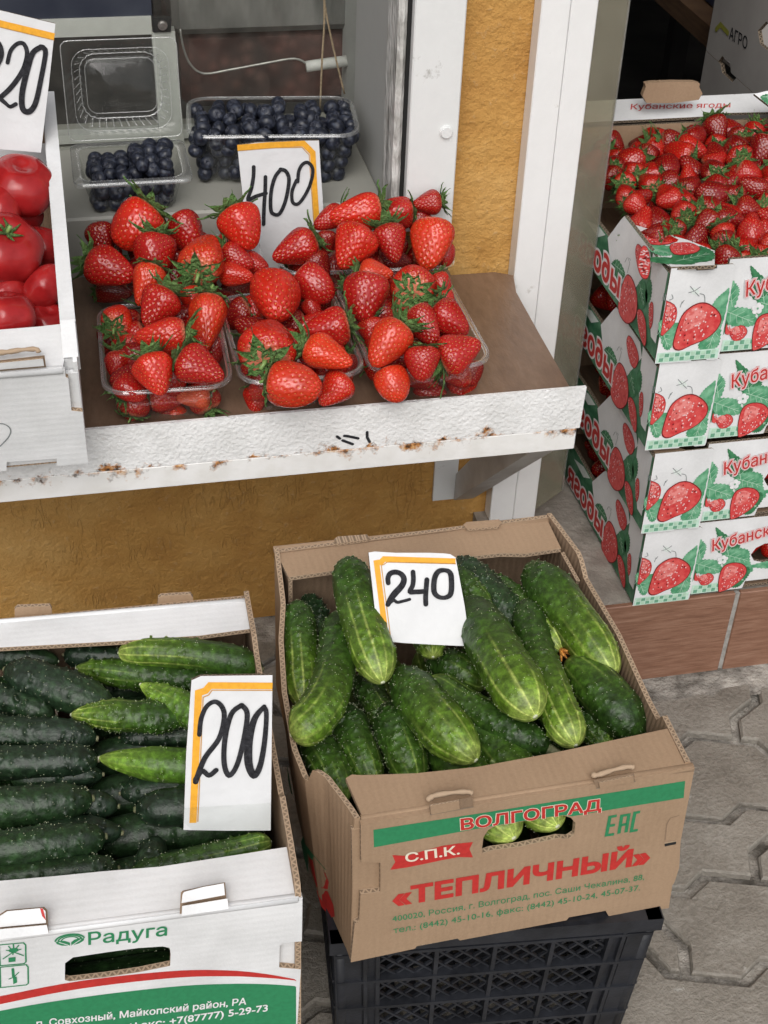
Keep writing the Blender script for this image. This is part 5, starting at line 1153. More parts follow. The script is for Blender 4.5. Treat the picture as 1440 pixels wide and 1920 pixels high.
def berry_mesh(seed, kind, nu=100, nv=64, seeds=150):
    rng = np.random.RandomState(seed); zs = berry_profile(kind); pz = np.array([z for z, r in zs]); pr = np.array([r for z, r in zs])
    s = np.linspace(0, 1, len(zs)); lob = rng.uniform(0, 2 * PI, 3); la = rng.uniform(.01, .05, 3)
    bend = rng.uniform(-.06, .06, 2); sq = rng.uniform(.9, 1.0)
    def surf(t, th):
        # smooth profile
        k = t * (len(zs) - 1); i = np.clip(np.floor(k).astype(int), 0, len(zs) - 2); f = k - i
        def cr(A):
            p0 = A[np.clip(i - 1, 0, None)]; p1 = A[i]; p2 = A[i + 1]; p3 = A[np.clip(i + 2, None, len(A) - 1)]
            return .5 * (2 * p1 + (p2 - p0) * f + (2 * p0 - 5 * p1 + 4 * p2 - p3) * f * f + (3 * p1 - p0 - 3 * p2 + p3) * f ** 3)
        z = cr(pz); r = np.maximum(cr(pr), 0)
        w = 1 + la[0] * np.cos(th * 2 + lob[0]) + la[1] * np.cos(th * 3 + lob[1] + z * 2) + la[2] * .6 * np.cos(th * 5 + lob[2])
        x = r * w * np.cos(th) + bend[0] * (.25 - z * z) * 2; y = r * w * np.sin(th) * sq + bend[1] * (.25 - z * z) * 2
        return np.stack([x, y, z], -1)
    T, A = np.meshgrid(np.linspace(0.0, 1, nv), np.arange(nu) * 2 * PI / nu, indexing='ij')
    V = surf(T.ravel(), A.ravel())
    # achenes on a spiral
    k = np.arange(seeds); tt = .16 + .80 * (k + .5) / seeds; tt = tt + rng.uniform(-.008, .008, seeds)
    aa = k * 2.39996 + rng.uniform(-.08, .08, seeds)
    # equalise by area: use arc position warped with the profile radius
    tl = np.linspace(0.13, .985, 400); pr_ = np.linalg.norm(surf(tl, np.zeros(400))[:, :2], axis=1); cum = np.cumsum(pr_ + .02); cum = cum / cum[-1]
    tt = np.interp((k + .5) / seeds, cum, tl)
    Sp = surf(tt, aa); e = 1e-3
    d1 = surf(np.clip(tt + e, 0, 1), aa) - surf(np.clip(tt - e, 0, 1), aa); d2 = surf(tt, aa + e) - surf(tt, aa - e)
    Nn = np.cross(d1, d2); Nn /= np.linalg.norm(Nn, axis=1)[:, None] + 1e-12
    flip = (Nn * (Sp - [0, 0, .05])).sum(1) < 0; Nn[flip] *= -1
    # dimples
    D2 = ((V[:, None, :] - Sp[None]) ** 2).sum(-1); j = D2.argmin(1); d = np.sqrt(D2[np.arange(len(V)), j])
    sg = .024; V = V - Nn[j] * (.034 * np.exp(-(d / sg) ** 2))[:, None] + Nn[j] * (.006 * np.exp(-((d - .045) / .016) ** 2))[:, None]
    mb = MB(); F = []
    for a in range(nv - 1):
        for b in range(nu): F.append((a * nu + b, (a + 1) * nu + b, (a + 1) * nu + (b + 1) % nu, a * nu + (b + 1) % nu))
    mb.mesh(V, F, BERRY)
    SV, SF = [], []
    for i in range(seeds):
        n = Nn[i]; t = d1[i] / np.linalg.norm(d1[i]); b = np.cross(n, t); c = Sp[i] - n * .020; o = len(SV)
        SV += [c + t * .018, c + b * .011, c - t * .018, c - b * .011, c + n * .013]; SF += [(o, o + 1, o + 4), (o + 1, o + 2, o + 4), (o + 2, o + 3, o + 4), (o + 3, o, o + 4)]
    mb.mesh(SV, SF, SEED); return mb
def calyx_mesh(seed, droop):
    rng = np.random.RandomState(seed); mb = MB(); n = rng.randint(10, 14)
    for k in range(n):
        a = 2 * PI * k / n + rng.uniform(-.2, .2); ln = rng.uniform(.48, .74) * (1 if k % 2 else .8); w = rng.uniform(.065, .105); dr = droop + rng.uniform(-.25, .25); tw = rng.uniform(-.3, .3)
        V = []; F = []; m = 6
        for i in range(m + 1):
            t = i / m; rad = .03 + ln * t * (1 - .12 * t); z = .485 + .05 * math.sin(t * 1.5) - dr * t * t * .45 + .02 * rng.uniform(-1, 1)
            hw = w * math.sin(min(1, t * 1.08 + .12) * PI) ** .8 * (1.15 - .3 * t) if i < m else .002
            for s_, zz in ((-1, .02), (0, -.018), (1, .02)):
                x, y = rad * math.cos(a), rad * math.sin(a); px_, py_ = -math.sin(a), math.cos(a)
                V.append((x + px_ * hw * s_, y + py_ * hw * s_, z + zz * (1 if s_ else 1) + tw * hw * s_))
        for i in range(m):
            for q in (0, 1): F.append((i * 3 + q, i * 3 + q + 1, (i + 1) * 3 + q + 1, (i + 1) * 3 + q))
        mb.mesh(V, F, SEPAL)
    mb.tube([(0, 0, .48), (.01, .01, .56), (.02 + rng.uniform(-.04, .04), .03, .66)], [.05, .032, .028], SEPALD, seg=8); return mb
def meshonly(mb, name):
    o = mb.obj(name); me = o.data; bpy.data.objects.remove(o); return me
BM = [meshonly(berry_mesh(10 + i, (0, 2, 0, 3, 2, 1, 0, 2)[i], seeds=(235, 260, 220, 250, 270, 230, 240, 255)[i]), 'strawberry_flesh') for i in range(8)]
CMS = [meshonly(calyx_mesh(40 + i, (-.5, -.9, .15, -.3, -.7, -.1)[i]), 'strawberry_calyx') for i in range(6)]
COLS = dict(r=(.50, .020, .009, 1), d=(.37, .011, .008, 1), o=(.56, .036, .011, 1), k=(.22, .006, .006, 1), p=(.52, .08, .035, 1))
rngS = random.Random(5)
def axis_of(ang, tilt):
    if 12 < tilt < 45: tilt = tilt * .4
    """Axis from calyx to tip: ang in the picture (0 right, 90 down), tilt towards the viewer."""
    a, t = math.radians(ang), math.radians(tilt)
    return (RIGHT * math.cos(a) + DOWN * math.sin(a)) * math.cos(t) - FWD * math.sin(t)
def strawberry(pos, L_, W_, tipdir, col, label, group, var=None, leaf=True, cal=None, calscale=1.0):
    z = -np.array(tipdir); z /= np.linalg.norm(z); x = np.cross(z, [.3, .5, .81]); x /= np.linalg.norm(x); y = np.cross(z, x)
    sp_ = rngS.uniform(0, 2 * PI); xx = x * math.cos(sp_) + y * math.sin(sp_); yy = np.cross(z, xx)
    e = bpy.data.objects.new('strawberry', None); COL.objects.link(e); e.empty_display_size = .01
    m4 = Matrix(((xx[0] * W_, yy[0] * W_, z[0] * L_, pos[0]), (xx[1] * W_, yy[1] * W_, z[1] * L_, pos[1]), (xx[2] * W_, yy[2] * W_, z[2] * L_, pos[2]), (0, 0, 0, 1)))
    e.matrix_world = m4; tag(e, label, 'strawberry', group)
    b = bpy.data.objects.new('flesh', BM[rngS.randrange(8) if var is None else var]); COL.objects.link(b); b.parent = e
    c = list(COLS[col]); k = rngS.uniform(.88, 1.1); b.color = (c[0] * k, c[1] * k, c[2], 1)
    if leaf:
        l = bpy.data.objects.new('calyx', CMS[rngS.randrange(6) if cal is None else cal]); COL.objects.link(l); l.parent = e
        l.scale = (calscale, calscale, 1)
    return e
def at_plane(px, py, z=None, Y=None): return onZ(px, py, z) if z is not None else onY(px, py, Y)
def tub_berries(rows, tub, group):
    for px, py, Lp, Wp, ang, tilt, h, col, leaf, where in rows:
        p = onZ(px, py, h - (.028 if 'front' in tub else .018)) if h < 1 else onY(px, py, h + .028)
        s_ = depth(p) / FPX; t = math.radians(tilt); Lm = Lp * s_
        strawberry(p, max(Lm, Wp * s_ * .9) * .99, Wp * s_ * .98, axis_of(ang, tilt), col, '%s strawberry %s, %s' % (dict(r='bright red', d='deep red', o='orange-red', k='dark red', p='pale red')[col], where, tub), group, leaf=leaf or rngS.random() < .5, cal=2 if leaf == 2 else None, calscale=1.15 if leaf == 2 else 1.25)
G_ = 'strawberries in the clear punnets'
# rows: pixel x, y, length, width, tip angle, tilt to viewer, height (or depth if >1), colour, calyx, where
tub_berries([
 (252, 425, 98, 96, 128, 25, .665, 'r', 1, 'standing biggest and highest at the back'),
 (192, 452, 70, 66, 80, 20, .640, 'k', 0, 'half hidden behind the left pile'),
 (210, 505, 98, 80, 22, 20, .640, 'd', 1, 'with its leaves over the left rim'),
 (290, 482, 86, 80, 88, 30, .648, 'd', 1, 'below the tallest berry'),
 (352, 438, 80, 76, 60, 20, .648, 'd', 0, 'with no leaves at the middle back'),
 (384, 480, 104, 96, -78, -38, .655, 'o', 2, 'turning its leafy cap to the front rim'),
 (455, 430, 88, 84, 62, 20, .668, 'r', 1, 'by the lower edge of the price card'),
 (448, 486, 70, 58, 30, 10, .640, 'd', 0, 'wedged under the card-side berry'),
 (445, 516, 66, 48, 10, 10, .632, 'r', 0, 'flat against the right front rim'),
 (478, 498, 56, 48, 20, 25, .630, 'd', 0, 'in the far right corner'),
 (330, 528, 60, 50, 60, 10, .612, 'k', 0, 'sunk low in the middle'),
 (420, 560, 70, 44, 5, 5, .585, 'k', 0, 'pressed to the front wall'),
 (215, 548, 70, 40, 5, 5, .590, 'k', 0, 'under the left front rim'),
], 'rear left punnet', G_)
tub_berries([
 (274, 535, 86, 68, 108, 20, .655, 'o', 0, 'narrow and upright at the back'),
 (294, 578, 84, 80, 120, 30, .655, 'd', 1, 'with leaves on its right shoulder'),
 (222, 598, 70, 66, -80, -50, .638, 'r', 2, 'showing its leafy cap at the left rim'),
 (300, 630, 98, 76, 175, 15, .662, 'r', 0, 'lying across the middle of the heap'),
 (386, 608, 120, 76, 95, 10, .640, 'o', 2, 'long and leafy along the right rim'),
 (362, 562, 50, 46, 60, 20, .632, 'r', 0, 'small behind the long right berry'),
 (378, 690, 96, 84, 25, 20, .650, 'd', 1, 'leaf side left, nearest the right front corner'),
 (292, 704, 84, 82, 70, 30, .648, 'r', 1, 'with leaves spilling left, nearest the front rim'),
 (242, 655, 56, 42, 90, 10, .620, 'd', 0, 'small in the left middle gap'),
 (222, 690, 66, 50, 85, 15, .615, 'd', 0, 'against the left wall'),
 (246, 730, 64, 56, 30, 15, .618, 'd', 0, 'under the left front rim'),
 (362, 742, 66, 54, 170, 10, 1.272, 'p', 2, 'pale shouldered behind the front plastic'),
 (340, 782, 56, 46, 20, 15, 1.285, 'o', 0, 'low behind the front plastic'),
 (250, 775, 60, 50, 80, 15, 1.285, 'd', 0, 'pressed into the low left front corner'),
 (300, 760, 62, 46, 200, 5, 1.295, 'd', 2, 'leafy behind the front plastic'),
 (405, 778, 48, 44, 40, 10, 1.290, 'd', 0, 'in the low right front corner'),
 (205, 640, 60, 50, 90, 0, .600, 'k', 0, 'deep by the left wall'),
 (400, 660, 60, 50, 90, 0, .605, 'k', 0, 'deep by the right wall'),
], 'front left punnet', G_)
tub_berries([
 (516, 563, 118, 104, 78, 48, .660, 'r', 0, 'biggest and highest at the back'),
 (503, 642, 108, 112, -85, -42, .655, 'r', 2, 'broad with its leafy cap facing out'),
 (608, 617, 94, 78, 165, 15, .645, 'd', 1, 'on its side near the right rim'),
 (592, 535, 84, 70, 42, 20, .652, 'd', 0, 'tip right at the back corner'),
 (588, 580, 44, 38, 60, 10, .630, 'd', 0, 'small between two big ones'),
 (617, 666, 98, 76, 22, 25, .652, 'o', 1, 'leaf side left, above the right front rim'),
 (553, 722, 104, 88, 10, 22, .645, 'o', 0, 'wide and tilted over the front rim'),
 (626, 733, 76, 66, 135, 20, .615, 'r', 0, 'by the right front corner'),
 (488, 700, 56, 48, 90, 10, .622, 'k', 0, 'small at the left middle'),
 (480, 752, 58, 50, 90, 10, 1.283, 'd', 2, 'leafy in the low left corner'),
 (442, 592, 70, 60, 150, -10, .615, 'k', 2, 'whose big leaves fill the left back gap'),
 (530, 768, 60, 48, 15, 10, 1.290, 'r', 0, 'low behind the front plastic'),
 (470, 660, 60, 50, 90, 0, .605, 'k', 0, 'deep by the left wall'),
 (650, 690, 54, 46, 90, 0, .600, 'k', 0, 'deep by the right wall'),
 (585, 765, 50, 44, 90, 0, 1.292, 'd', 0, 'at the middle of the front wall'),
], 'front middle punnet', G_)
tub_berries([
 (686, 560, 94, 86, 100, 32, .655, 'd', 0, 'pointing down at the left back corner'),
 (706, 512, 66, 56, 5, 10, .655, 'o', 1, 'with leaves to the left at the back'),
 (770, 534, 92, 92, -95, -62, .648, 'r', 2, 'showing a star of leaves to the front'),
 (726, 648, 100, 82, 125, 28, .655, 'o', 1, 'large below the middle leaves'),
 (797, 612, 84, 64, 58, 25, .655, 'd', 0, 'egg-shaped in the middle'),
 (846, 602, 82, 72, 40, 25, .650, 'd', 1, 'leaf side left by the right rim'),
 (838, 566, 44, 40, 60, 15, .640, 'd', 0, 'small at the right back'),
 (826, 537, 50, 44, 70, 10, .640, 'd', 0, 'tucked under the star of leaves'),
 (791, 684, 66, 72, 88, 25, .640, 'd', 1, 'round with a cap of leaves near the front rim'),
 (864, 660, 84, 80, -25, 15, .645, 'd', 1, 'in the right front corner with leaves below'),
 (738, 722, 70, 68, 70, 32, .618, 'o', 0, 'smooth and paler at the front rim'),
 (698, 625, 60, 52, 80, 10, .625, 'd', 0, 'by the left wall'),
 (810, 738, 74, 60, 20, 10, 1.283, 'd', 0, 'behind the middle of the front plastic'),
 (862, 728, 70, 62, 100, 10, 1.283, 'd', 0, 'behind the right of the front plastic'),
 (712, 755, 50, 44, 20, 10, 1.287, 'd', 0, 'low behind the left of the front plastic'),
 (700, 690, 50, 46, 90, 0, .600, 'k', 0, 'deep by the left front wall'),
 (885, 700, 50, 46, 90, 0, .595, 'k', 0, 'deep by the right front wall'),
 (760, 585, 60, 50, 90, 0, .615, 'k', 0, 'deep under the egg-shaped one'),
], 'front right punnet', G_)
tub_berries([
 (664, 400, 104, 74, 168, 18, .672, 'r', 1, 'long and glossy along the top'),
 (616, 412, 66, 52, 150, 10, .662, 'd', 0, 'half hidden behind the long one'),
 (660, 466, 92, 88, 118, 30, .658, 'r', 0, 'big and pointing down in the middle'),
 (740, 400, 70, 66, 175, 15, .668, 'd', 1, 'with leaves on its right at the top'),
 (800, 380, 56, 50, 170, 10, .680, 'd', 1, 'highest at the right end'),
 (733, 458, 76, 70, 75, 25, .655, 'd', 0, 'between two larger ones'),
 (808, 460, 100, 86, 100, 22, .658, 'o', 0, 'large at the right end'),
 (795, 418, 56, 50, 30, 10, .655, 'k', 0, 'pressed behind the large right one'),
 (552, 468, 92, 74, 155, 22, .640, 'd', 1, 'lying alone at the left end'),
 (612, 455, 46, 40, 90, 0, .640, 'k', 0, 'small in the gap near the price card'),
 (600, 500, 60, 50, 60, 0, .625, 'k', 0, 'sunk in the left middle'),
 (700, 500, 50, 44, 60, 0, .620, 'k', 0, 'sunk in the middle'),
 (836, 478, 44, 40, 90, 0, .632, 'd', 0, 'at the right rim'),
], 'rear right punnet', G_)

# open crate: heap of berries
def seen_px(x, y, z): c = RM @ (np.array([x, y, z]) - CAM); return 720 + FPX * c[0] / c[2]
cr_ = random.Random(11); pts = []
for row in range(12):
    for c in range(13):
        x = XS[3] + .026 + c * .0285 + (row % 2) * .014 + cr_.uniform(-.006, .006); y = 1.400 + row * .0295 + cr_.uniform(-.006, .006)
        if x > XS[3] + .385 or y > 1.742 or (x - XS[3]) + (y - 1.356) < .085: continue
        if seen_px(x, y, zt + .11) > 1470: continue
        pts.append((x, y, zt + .098 + .030 * math.exp(-((x - .97) / .22) ** 2 - ((y - 1.66) / .2) ** 2) + cr_.uniform(-.006, .008)))
for x, y, z in pts:
    up = cr_.random(); ang = cr_.uniform(0, 360)
    if up < .5: td = axis_of(cr_.uniform(200, 340), cr_.uniform(-65, -20))      # leafy cap towards the viewer
    else: td = axis_of(ang, cr_.uniform(-5, 45))
    sz = cr_.uniform(.028, .037)
    strawberry((x, y, z), sz * cr_.uniform(1.0, 1.2), sz, td, cr_.choice('dkdkkd'), 'ripe strawberry darkened for the doorway shade in the heap filling the open printed crate', 'strawberries heaped in the open crate', leaf=up < .85, cal=2 if up < .5 else None, calscale=1.3)  # deep and dark reds put the doorway shade into the berry colour
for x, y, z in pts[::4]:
    strawberry((x + .012, y + .012, z - .028), .036, .033, axis_of(cr_.uniform(0, 360), 10), 'k', 'ripe strawberry darkened for the doorway shade in the heap filling the open printed crate', 'strawberries heaped in the open crate', leaf=False)
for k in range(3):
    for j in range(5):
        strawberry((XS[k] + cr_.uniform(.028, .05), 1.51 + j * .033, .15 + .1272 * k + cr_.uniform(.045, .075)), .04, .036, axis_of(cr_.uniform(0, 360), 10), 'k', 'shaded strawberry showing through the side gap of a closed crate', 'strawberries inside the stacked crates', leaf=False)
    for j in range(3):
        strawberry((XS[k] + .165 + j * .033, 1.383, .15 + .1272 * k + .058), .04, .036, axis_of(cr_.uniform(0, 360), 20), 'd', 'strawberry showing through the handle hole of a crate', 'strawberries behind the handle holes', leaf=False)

# ------------------------------------------------------------------ clear punnets
def rrect(hx, hy, r, n=6):
    out = []
    for cx_, cy_, a0 in ((hx - r, hy - r, 0), (-hx + r, hy - r, 90), (-hx + r, -hy + r, 180), (hx - r, -hy + r, 270)):
        for k in range(n + 1): a = math.radians(a0 + 90 * k / n); out.append((cx_ + r * math.cos(a), cy_ + r * math.sin(a)))
    return out
def resample(P_, n):
    P_ = [np.array(p) for p in P_]; d = [0]
    for i in range(len(P_)): d.append(d[-1] + np.linalg.norm(P_[(i + 1) % len(P_)] - P_[i]))
    out = []
    for k in range(n):
        t = d[-1] * k / n; i = max(j for j in range(len(P_)) if d[j] <= t + 1e-12); f = (t - d[i]) / max(1e-9, d[i + 1] - d[i]); out.append(tuple(P_[i] * (1 - f) + P_[(i + 1) % len(P_)] * f))
    return out
def punnet(cx_, cy_, z0, hx, hy, hgt, yaw, label, group='clear strawberry punnets', ribs=.0008, name='punnet', taper=.016):
    o = (cx_, cy_, z0); e = empty(name, o, label, 'punnet', group); cs_, sn = math.cos(yaw), math.sin(yaw)
    def X(p, z): return (cx_ + p[0] * cs_ - p[1] * sn, cy_ + p[0] * sn + p[1] * cs_, z0 + z)
    n = 120; levels = []
    for t in (0, .06, .2, .4, .6, .8, .93, 1.0):
        ins = taper * (1 - t); ex = .004 if t == 0 else 0
        lp = resample(rrect(hx - .006 - ins - ex, hy - .006 - ins - ex, .022), n); rb = ribs * math.sin(t * PI)
        levels.append([X((p[0] * (1 + (rb / hx if (k // 2) % 2 else 0)), p[1] * (1 + (rb / hy if (k // 2) % 2 else 0))), .001 + t * (hgt - .003)) for k, p in enumerate(lp)])
    V = [p for l in levels for p in l]; F = []
    for a in range(len(levels) - 1):
        for k in range(n): F.append((a * n + k, a * n + (k + 1) % n, (a + 1) * n + (k + 1) % n, (a + 1) * n + k))
    F.append(tuple(range(n - 1, -1, -1)))
    mb = MB(o); mb.mesh(V, F, PET); mb.obj('tub_wall', e)
    mb = MB(o); a = resample(rrect(hx - .006, hy - .006, .022), n); b = resample(rrect(hx - .001, hy - .001, .026), n); c = resample(rrect(hx, hy, .027), n)
    V = [X(p, hgt - .002) for p in a] + [X(p, hgt) for p in b] + [X(p, hgt - .0045) for p in c]; F = []
    for q in (0, 1):
        for k in range(n): F.append((q * n + k, q * n + (k + 1) % n, (q + 1) * n + (k + 1) % n, (q + 1) * n + k))
    mb.mesh(V, F, PETRIM)
    mb.tube([X(p, hgt - .0005) for p in resample(rrect(hx - .001, hy - .001, .026), 72)], .00075, PETRIM, seg=5, closed=True); mb.obj('rim', e); return e
B0 = SZ + .0006
PH = .051
PUN = [(.356, 1.380, .069, .104, .02, 'clear punnet of strawberries at the right front, beside bare plywood', 'front right punnet'),
       (.2165, 1.372, .0685, .096, .02, 'clear punnet of strawberries in the middle of the front row', 'front middle punnet'),
       (.0775, 1.369, .0685, .093, -.02, 'clear punnet of strawberries at the left front, next to the tomato box', 'front left punnet'),
       (.107, 1.571, .108, .052, -.02, 'wide clear punnet of strawberries at the left back, under the clamshell of blueberries', 'rear left punnet'),
       (.338, 1.546, .108, .042, -.05, 'wide clear punnet of strawberries at the right back, against the steel strip', 'rear right punnet')]
fr_ = random.Random(8)
for x, y, hx, hy, yaw, lb, nm in PUN:
    punnet(x, y, B0, hx, hy, PH, yaw, lb, taper=.010)
    nx, ny = (3, 4) if hy > hx else (5, 2)
    for i in range(nx):
        for j in range(ny):
            for lay in ((0, 1) if j == 0 else (1,)):
                strawberry((x + (hx - .032) * (2 * i / (nx - 1) - 1) + fr_.uniform(-.004, .004), y + (hy - .032) * (2 * j / (ny - 1) - 1) + fr_.uniform(-.003, .003) + .002, B0 + .021 + .024 * lay), .043, .036, axis_of(fr_.uniform(0, 360), fr_.uniform(-8, 8)), fr_.choice('dkd'), 'strawberry in the shaded bottom layer of the ' + nm, 'strawberries in the bottom layer of the ' + nm, leaf=fr_.random() < .4)

# ------------------------------------------------------------------ blueberries
def blue_mat():
    m, N, L, P = newmat('blueberry_skin'); ob = tc(N); oi = N.new('ShaderNodeObjectInfo')
    mp = N.new('ShaderNodeMapping'); L.new(ob, mp.inputs[0]); cx_ = N.new('ShaderNodeCombineXYZ'); L.new(mathn(N, L, 'MULTIPLY', oi.outputs['Random'], 40), cx_.inputs[0]); L.new(cx_.outputs[0], mp.inputs['Location'])
    f = noise(N, L, mp.outputs[0], 2.2, 5, .6); r = ramp(N, [(.32, (.006, .007, .011)), (.52, (.014, .017, .030)), (.76, (.06, .072, .105))]); L.new(f, r.inputs[0])
    L.new(r.outputs[0], P.inputs['Base Color']); rr = ramp(N, [(.35, (.28,) * 3), (.6, (.6,) * 3)]); L.new(f, rr.inputs[0]); L.new(rr.outputs[0], P.inputs['Roughness']); return m
BLUE = blue_mat(); CROWN = M('blueberry_crown', (.02, .02, .03), (.07, .075, .10), rough=.7, scale=8)
def blueberry_mesh(seed):
    rng = np.random.RandomState(seed); mb = MB(); nu, nv = 28, 18; V, F = [], []
    for i in range(nv + 1):
        t = i / nv * PI
        for k in range(nu):
            a = 2 * PI * k / nu; r = math.sin(t); z = math.cos(t) * .86; d = math.hypot(r, 0)
            if z > 0: z -= .16 * math.exp(-(r / .26) ** 2) 
            V.append((r * math.cos(a) * (1 + .02 * math.cos(3 * a)), r * math.sin(a), z))
    for i in range(nv):
        for k in range(nu): F.append((i * nu + k, (i + 1) * nu + k, (i + 1) * nu + (k + 1) % nu, i * nu + (k + 1) % nu))
    mb.mesh(V, F, BLUE)
    for k in range(5):
        a = 2 * PI * k / 5 + rng.uniform(-.1, .1); q = []
        for da, rr_, zz in ((-.5, .24, .70), (0, .46, .80), (.5, .24, .70), (0, .2, .68)): q.append((rr_ * math.cos(a + da), rr_ * math.sin(a + da), zz + .06))
        mb.mesh(q, [(0, 1, 2, 3)], CROWN)
    mb.tube([(.26 * math.cos(k * PI / 10), .26 * math.sin(k * PI / 10), .775) for k in range(20)], .05, CROWN, seg=6, closed=True); return mb
BBM = [meshonly(blueberry_mesh(i), 'blueberry') for i in range(3)]
rb_ = random.Random(21)
def blueberry(p, r, label, group):
    o = bpy.data.objects.new('blueberry', BBM[rb_.randrange(3)]); COL.objects.link(o); o.location = Vector(p); o.scale = (r, r, r * rb_.uniform(.92, 1.05))
    d = Vector((rb_.gauss(0, .8), rb_.gauss(-.5, .6), rb_.gauss(.5, .6))); o.rotation_euler = d.to_track_quat('Z', 'Y').to_euler(); tag(o, label, 'blueberry', group)
SILZ = .6238
bx0, by0 = onZ(385, 356, SILZ), onZ(652, 352, SILZ); byw = -.10
bcx, bcy = (bx0[0] + by0[0]) / 2 + .004, (bx0[1] + by0[1]) / 2 + .062
punnet(bcx, bcy, SILZ, .108, .064, .072, byw, 'rectangular clear punnet full of blueberries on the grey sill, behind the 400 card', 'clear punnets of blueberries', .0012, 'blueberry_punnet', .014)
for lay, (z, nx, ny) in enumerate(((.011, 10, 6), (.027, 10, 6), (.043, 10, 6), (.058, 10, 6))):
    for i in range(nx):
        for j in range(ny):
            if 0 < i < nx - 1 and 1 < j < ny - 1 and lay < 2: continue
            hx, hy = .108 - .021 + .0045 * lay - .003, .064 - .021 + .0045 * lay - .003
            u = -hx + 2 * hx * (i + (.25 if lay % 2 else -.0)) / (nx - 1 + .25) + rb_.uniform(-.005, .005); v = -hy + 2 * hy * (j + .3 * (i % 2)) / (ny - 1 + .3) + rb_.uniform(-.004, .004)
            c_, s_ = math.cos(byw), math.sin(byw)
            blueberry((bcx + u * c_ - v * s_, bcy + u * s_ + v * c_, SILZ + z + rb_.uniform(-.004, .004) + (.006 if lay == 3 and rb_.random() < .35 else 0)), rb_.uniform(.0092, .0114), 'dusty blue blueberry in the rectangular punnet behind the 400 card', 'blueberries in the rectangular punnet')
# hinged clamshell
k0, k1 = onZ(166, 401, SILZ), onZ(342, 399, SILZ); ccx = (k0[0] + k1[0]) / 2; ccy = (k0[1] + k1[1]) / 2 + .045
o = (ccx, ccy, SILZ); cs = empty('clamshell', o, 'small hinged clear clamshell with a ribbed lid standing open, half full of blueberries', 'clamshell')
hx, hy, hh = .066, .056, .046; n = 160; levels = []
for t in (0, .05, .5, .9, 1.0):
    ins = .011 * (1 - t) + (.004 if t == 0 else 0); lp = resample(rrect(hx - .006 - ins, hy - .006 - ins, .016), n); levels.append([(ccx + p[0] * (1 + (.02 if (k // 2) % 2 and t < .95 else 0)), ccy + p[1] * (1 + (.02 if (k // 2) % 2 and t < .95 else 0)), SILZ + .001 + t * hh) for k, p in enumerate(lp)])
V = [p for l in levels for p in l]; F = [(a * n + k, a * n + (k + 1) % n, (a + 1) * n + (k + 1) % n, (a + 1) * n + k) for a in range(4) for k in range(n)] + [tuple(range(n - 1, -1, -1))]
mb = MB(o); mb.mesh(V, F, PET); mb.obj('tub_wall', cs)
mb = MB(o); a = resample(rrect(hx - .006, hy - .006, .016), n); b = resample(rrect(hx + .004, hy + .004, .010), n)
mb.mesh([(ccx + p[0], ccy + p[1], SILZ + hh + .001) for p in a] + [(ccx + p[0], ccy + p[1], SILZ + hh + .0015) for p in b] + [(ccx + p[0], ccy + p[1], SILZ + hh - .004) for p in b], [(q * n + k, q * n + (k + 1) % n, (q + 1) * n + (k + 1) % n, (q + 1) * n + k) for q in (0, 1) for k in range(n)], PETRIM)
mb.tube([(ccx + p[0], ccy + p[1], SILZ + hh + .001) for p in resample(rrect(hx + .004, hy + .004, .010), 60)], .0007, PETRIM, seg=5, closed=True); mb.obj('rim', cs)
HP = np.array([ccx, ccy + hy + .004, SILZ + hh]); la = math.radians(80); LU = np.array([1.0, 0, 0]); LV = np.array([0, math.cos(la), math.sin(la)]); LN = np.cross(LU, LV)
lidc = HP + LV * .064 + np.array([0, .004, 0])
def LX(p, d): return lidc + LU * p[0] + LV * p[1] - LN * d
mb = MB(o); lw_, lh_ = hx + .004, .060; ring = []
for ins, d, rr_, rib in ((0, 0, .008, 0), (.011, 0, .020, 0), (.014, .006, .022, .0022), (.019, .022, .022, .0022), (.021, .026, .02, .001), (.027, .026, .012, 0), (.0285, .024, .010, 0)):
    lp = resample(rrect(lw_ - ins, lh_ - ins, rr_), n); ring.append([LX((p[0] * (1 + (rib / lw_ if (k // 2) % 2 else 0)), p[1] * (1 + (rib / lh_ if (k // 2) % 2 else 0))), d + (0 if not rib else (.0012 if (k // 2) % 2 else 0))) for k, p in enumerate(lp)])
V = [p for l in ring for p in l]; F = [(a * n + k, a * n + (k + 1) % n, (a + 1) * n + (k + 1) % n, (a + 1) * n + k) for a in range(len(ring) - 1) for k in range(n)] + [tuple((len(ring) - 1) * n + k for k in range(n))]
mb.mesh(V, F, PET)
mb.obj('lid', cs)
mb = MB(o)
for ri, rad in ((0, .0007), (1, .0004), (4, .0008), (5, .0005)): mb.tube([ring[ri][k] for k in range(0, n, 2)], rad, RIBM, seg=5, closed=True)
for k in range(0, n, 4): mb.tube([ring[2][k], ring[3][k], ring[4][k]], .0006, RIBM, seg=5)
mb.tube([HP + LU * -(hx), HP + LU * hx], .0011, PETRIM, seg=6); mb.obj('lid_ribs', cs)
for lay, z in enumerate((.010, .026, .042, .056)):
    for i in range(6):
        for j in range(5):
            if lay == 3 and (i < 3 or rb_.random() < .2): continue
            if lay == 2 and rb_.random() < .12: continue
            hx_, hy_ = .066 - .024, .056 - .024
            blueberry((ccx - hx_ + 2 * hx_ * (i + .2 * (lay % 2)) / 5.2 + rb_.uniform(-.003, .003), ccy - hy_ + 2 * hy_ * j / 4 * .92 + rb_.uniform(-.003, .003) - .003, SILZ + z + rb_.uniform(-.002, .002) + (.006 if lay == 2 and i > 3 else 0)), rb_.uniform(.0090, .0108), 'dark blueberry in the small hinged clamshell', 'blueberries in the clamshell')

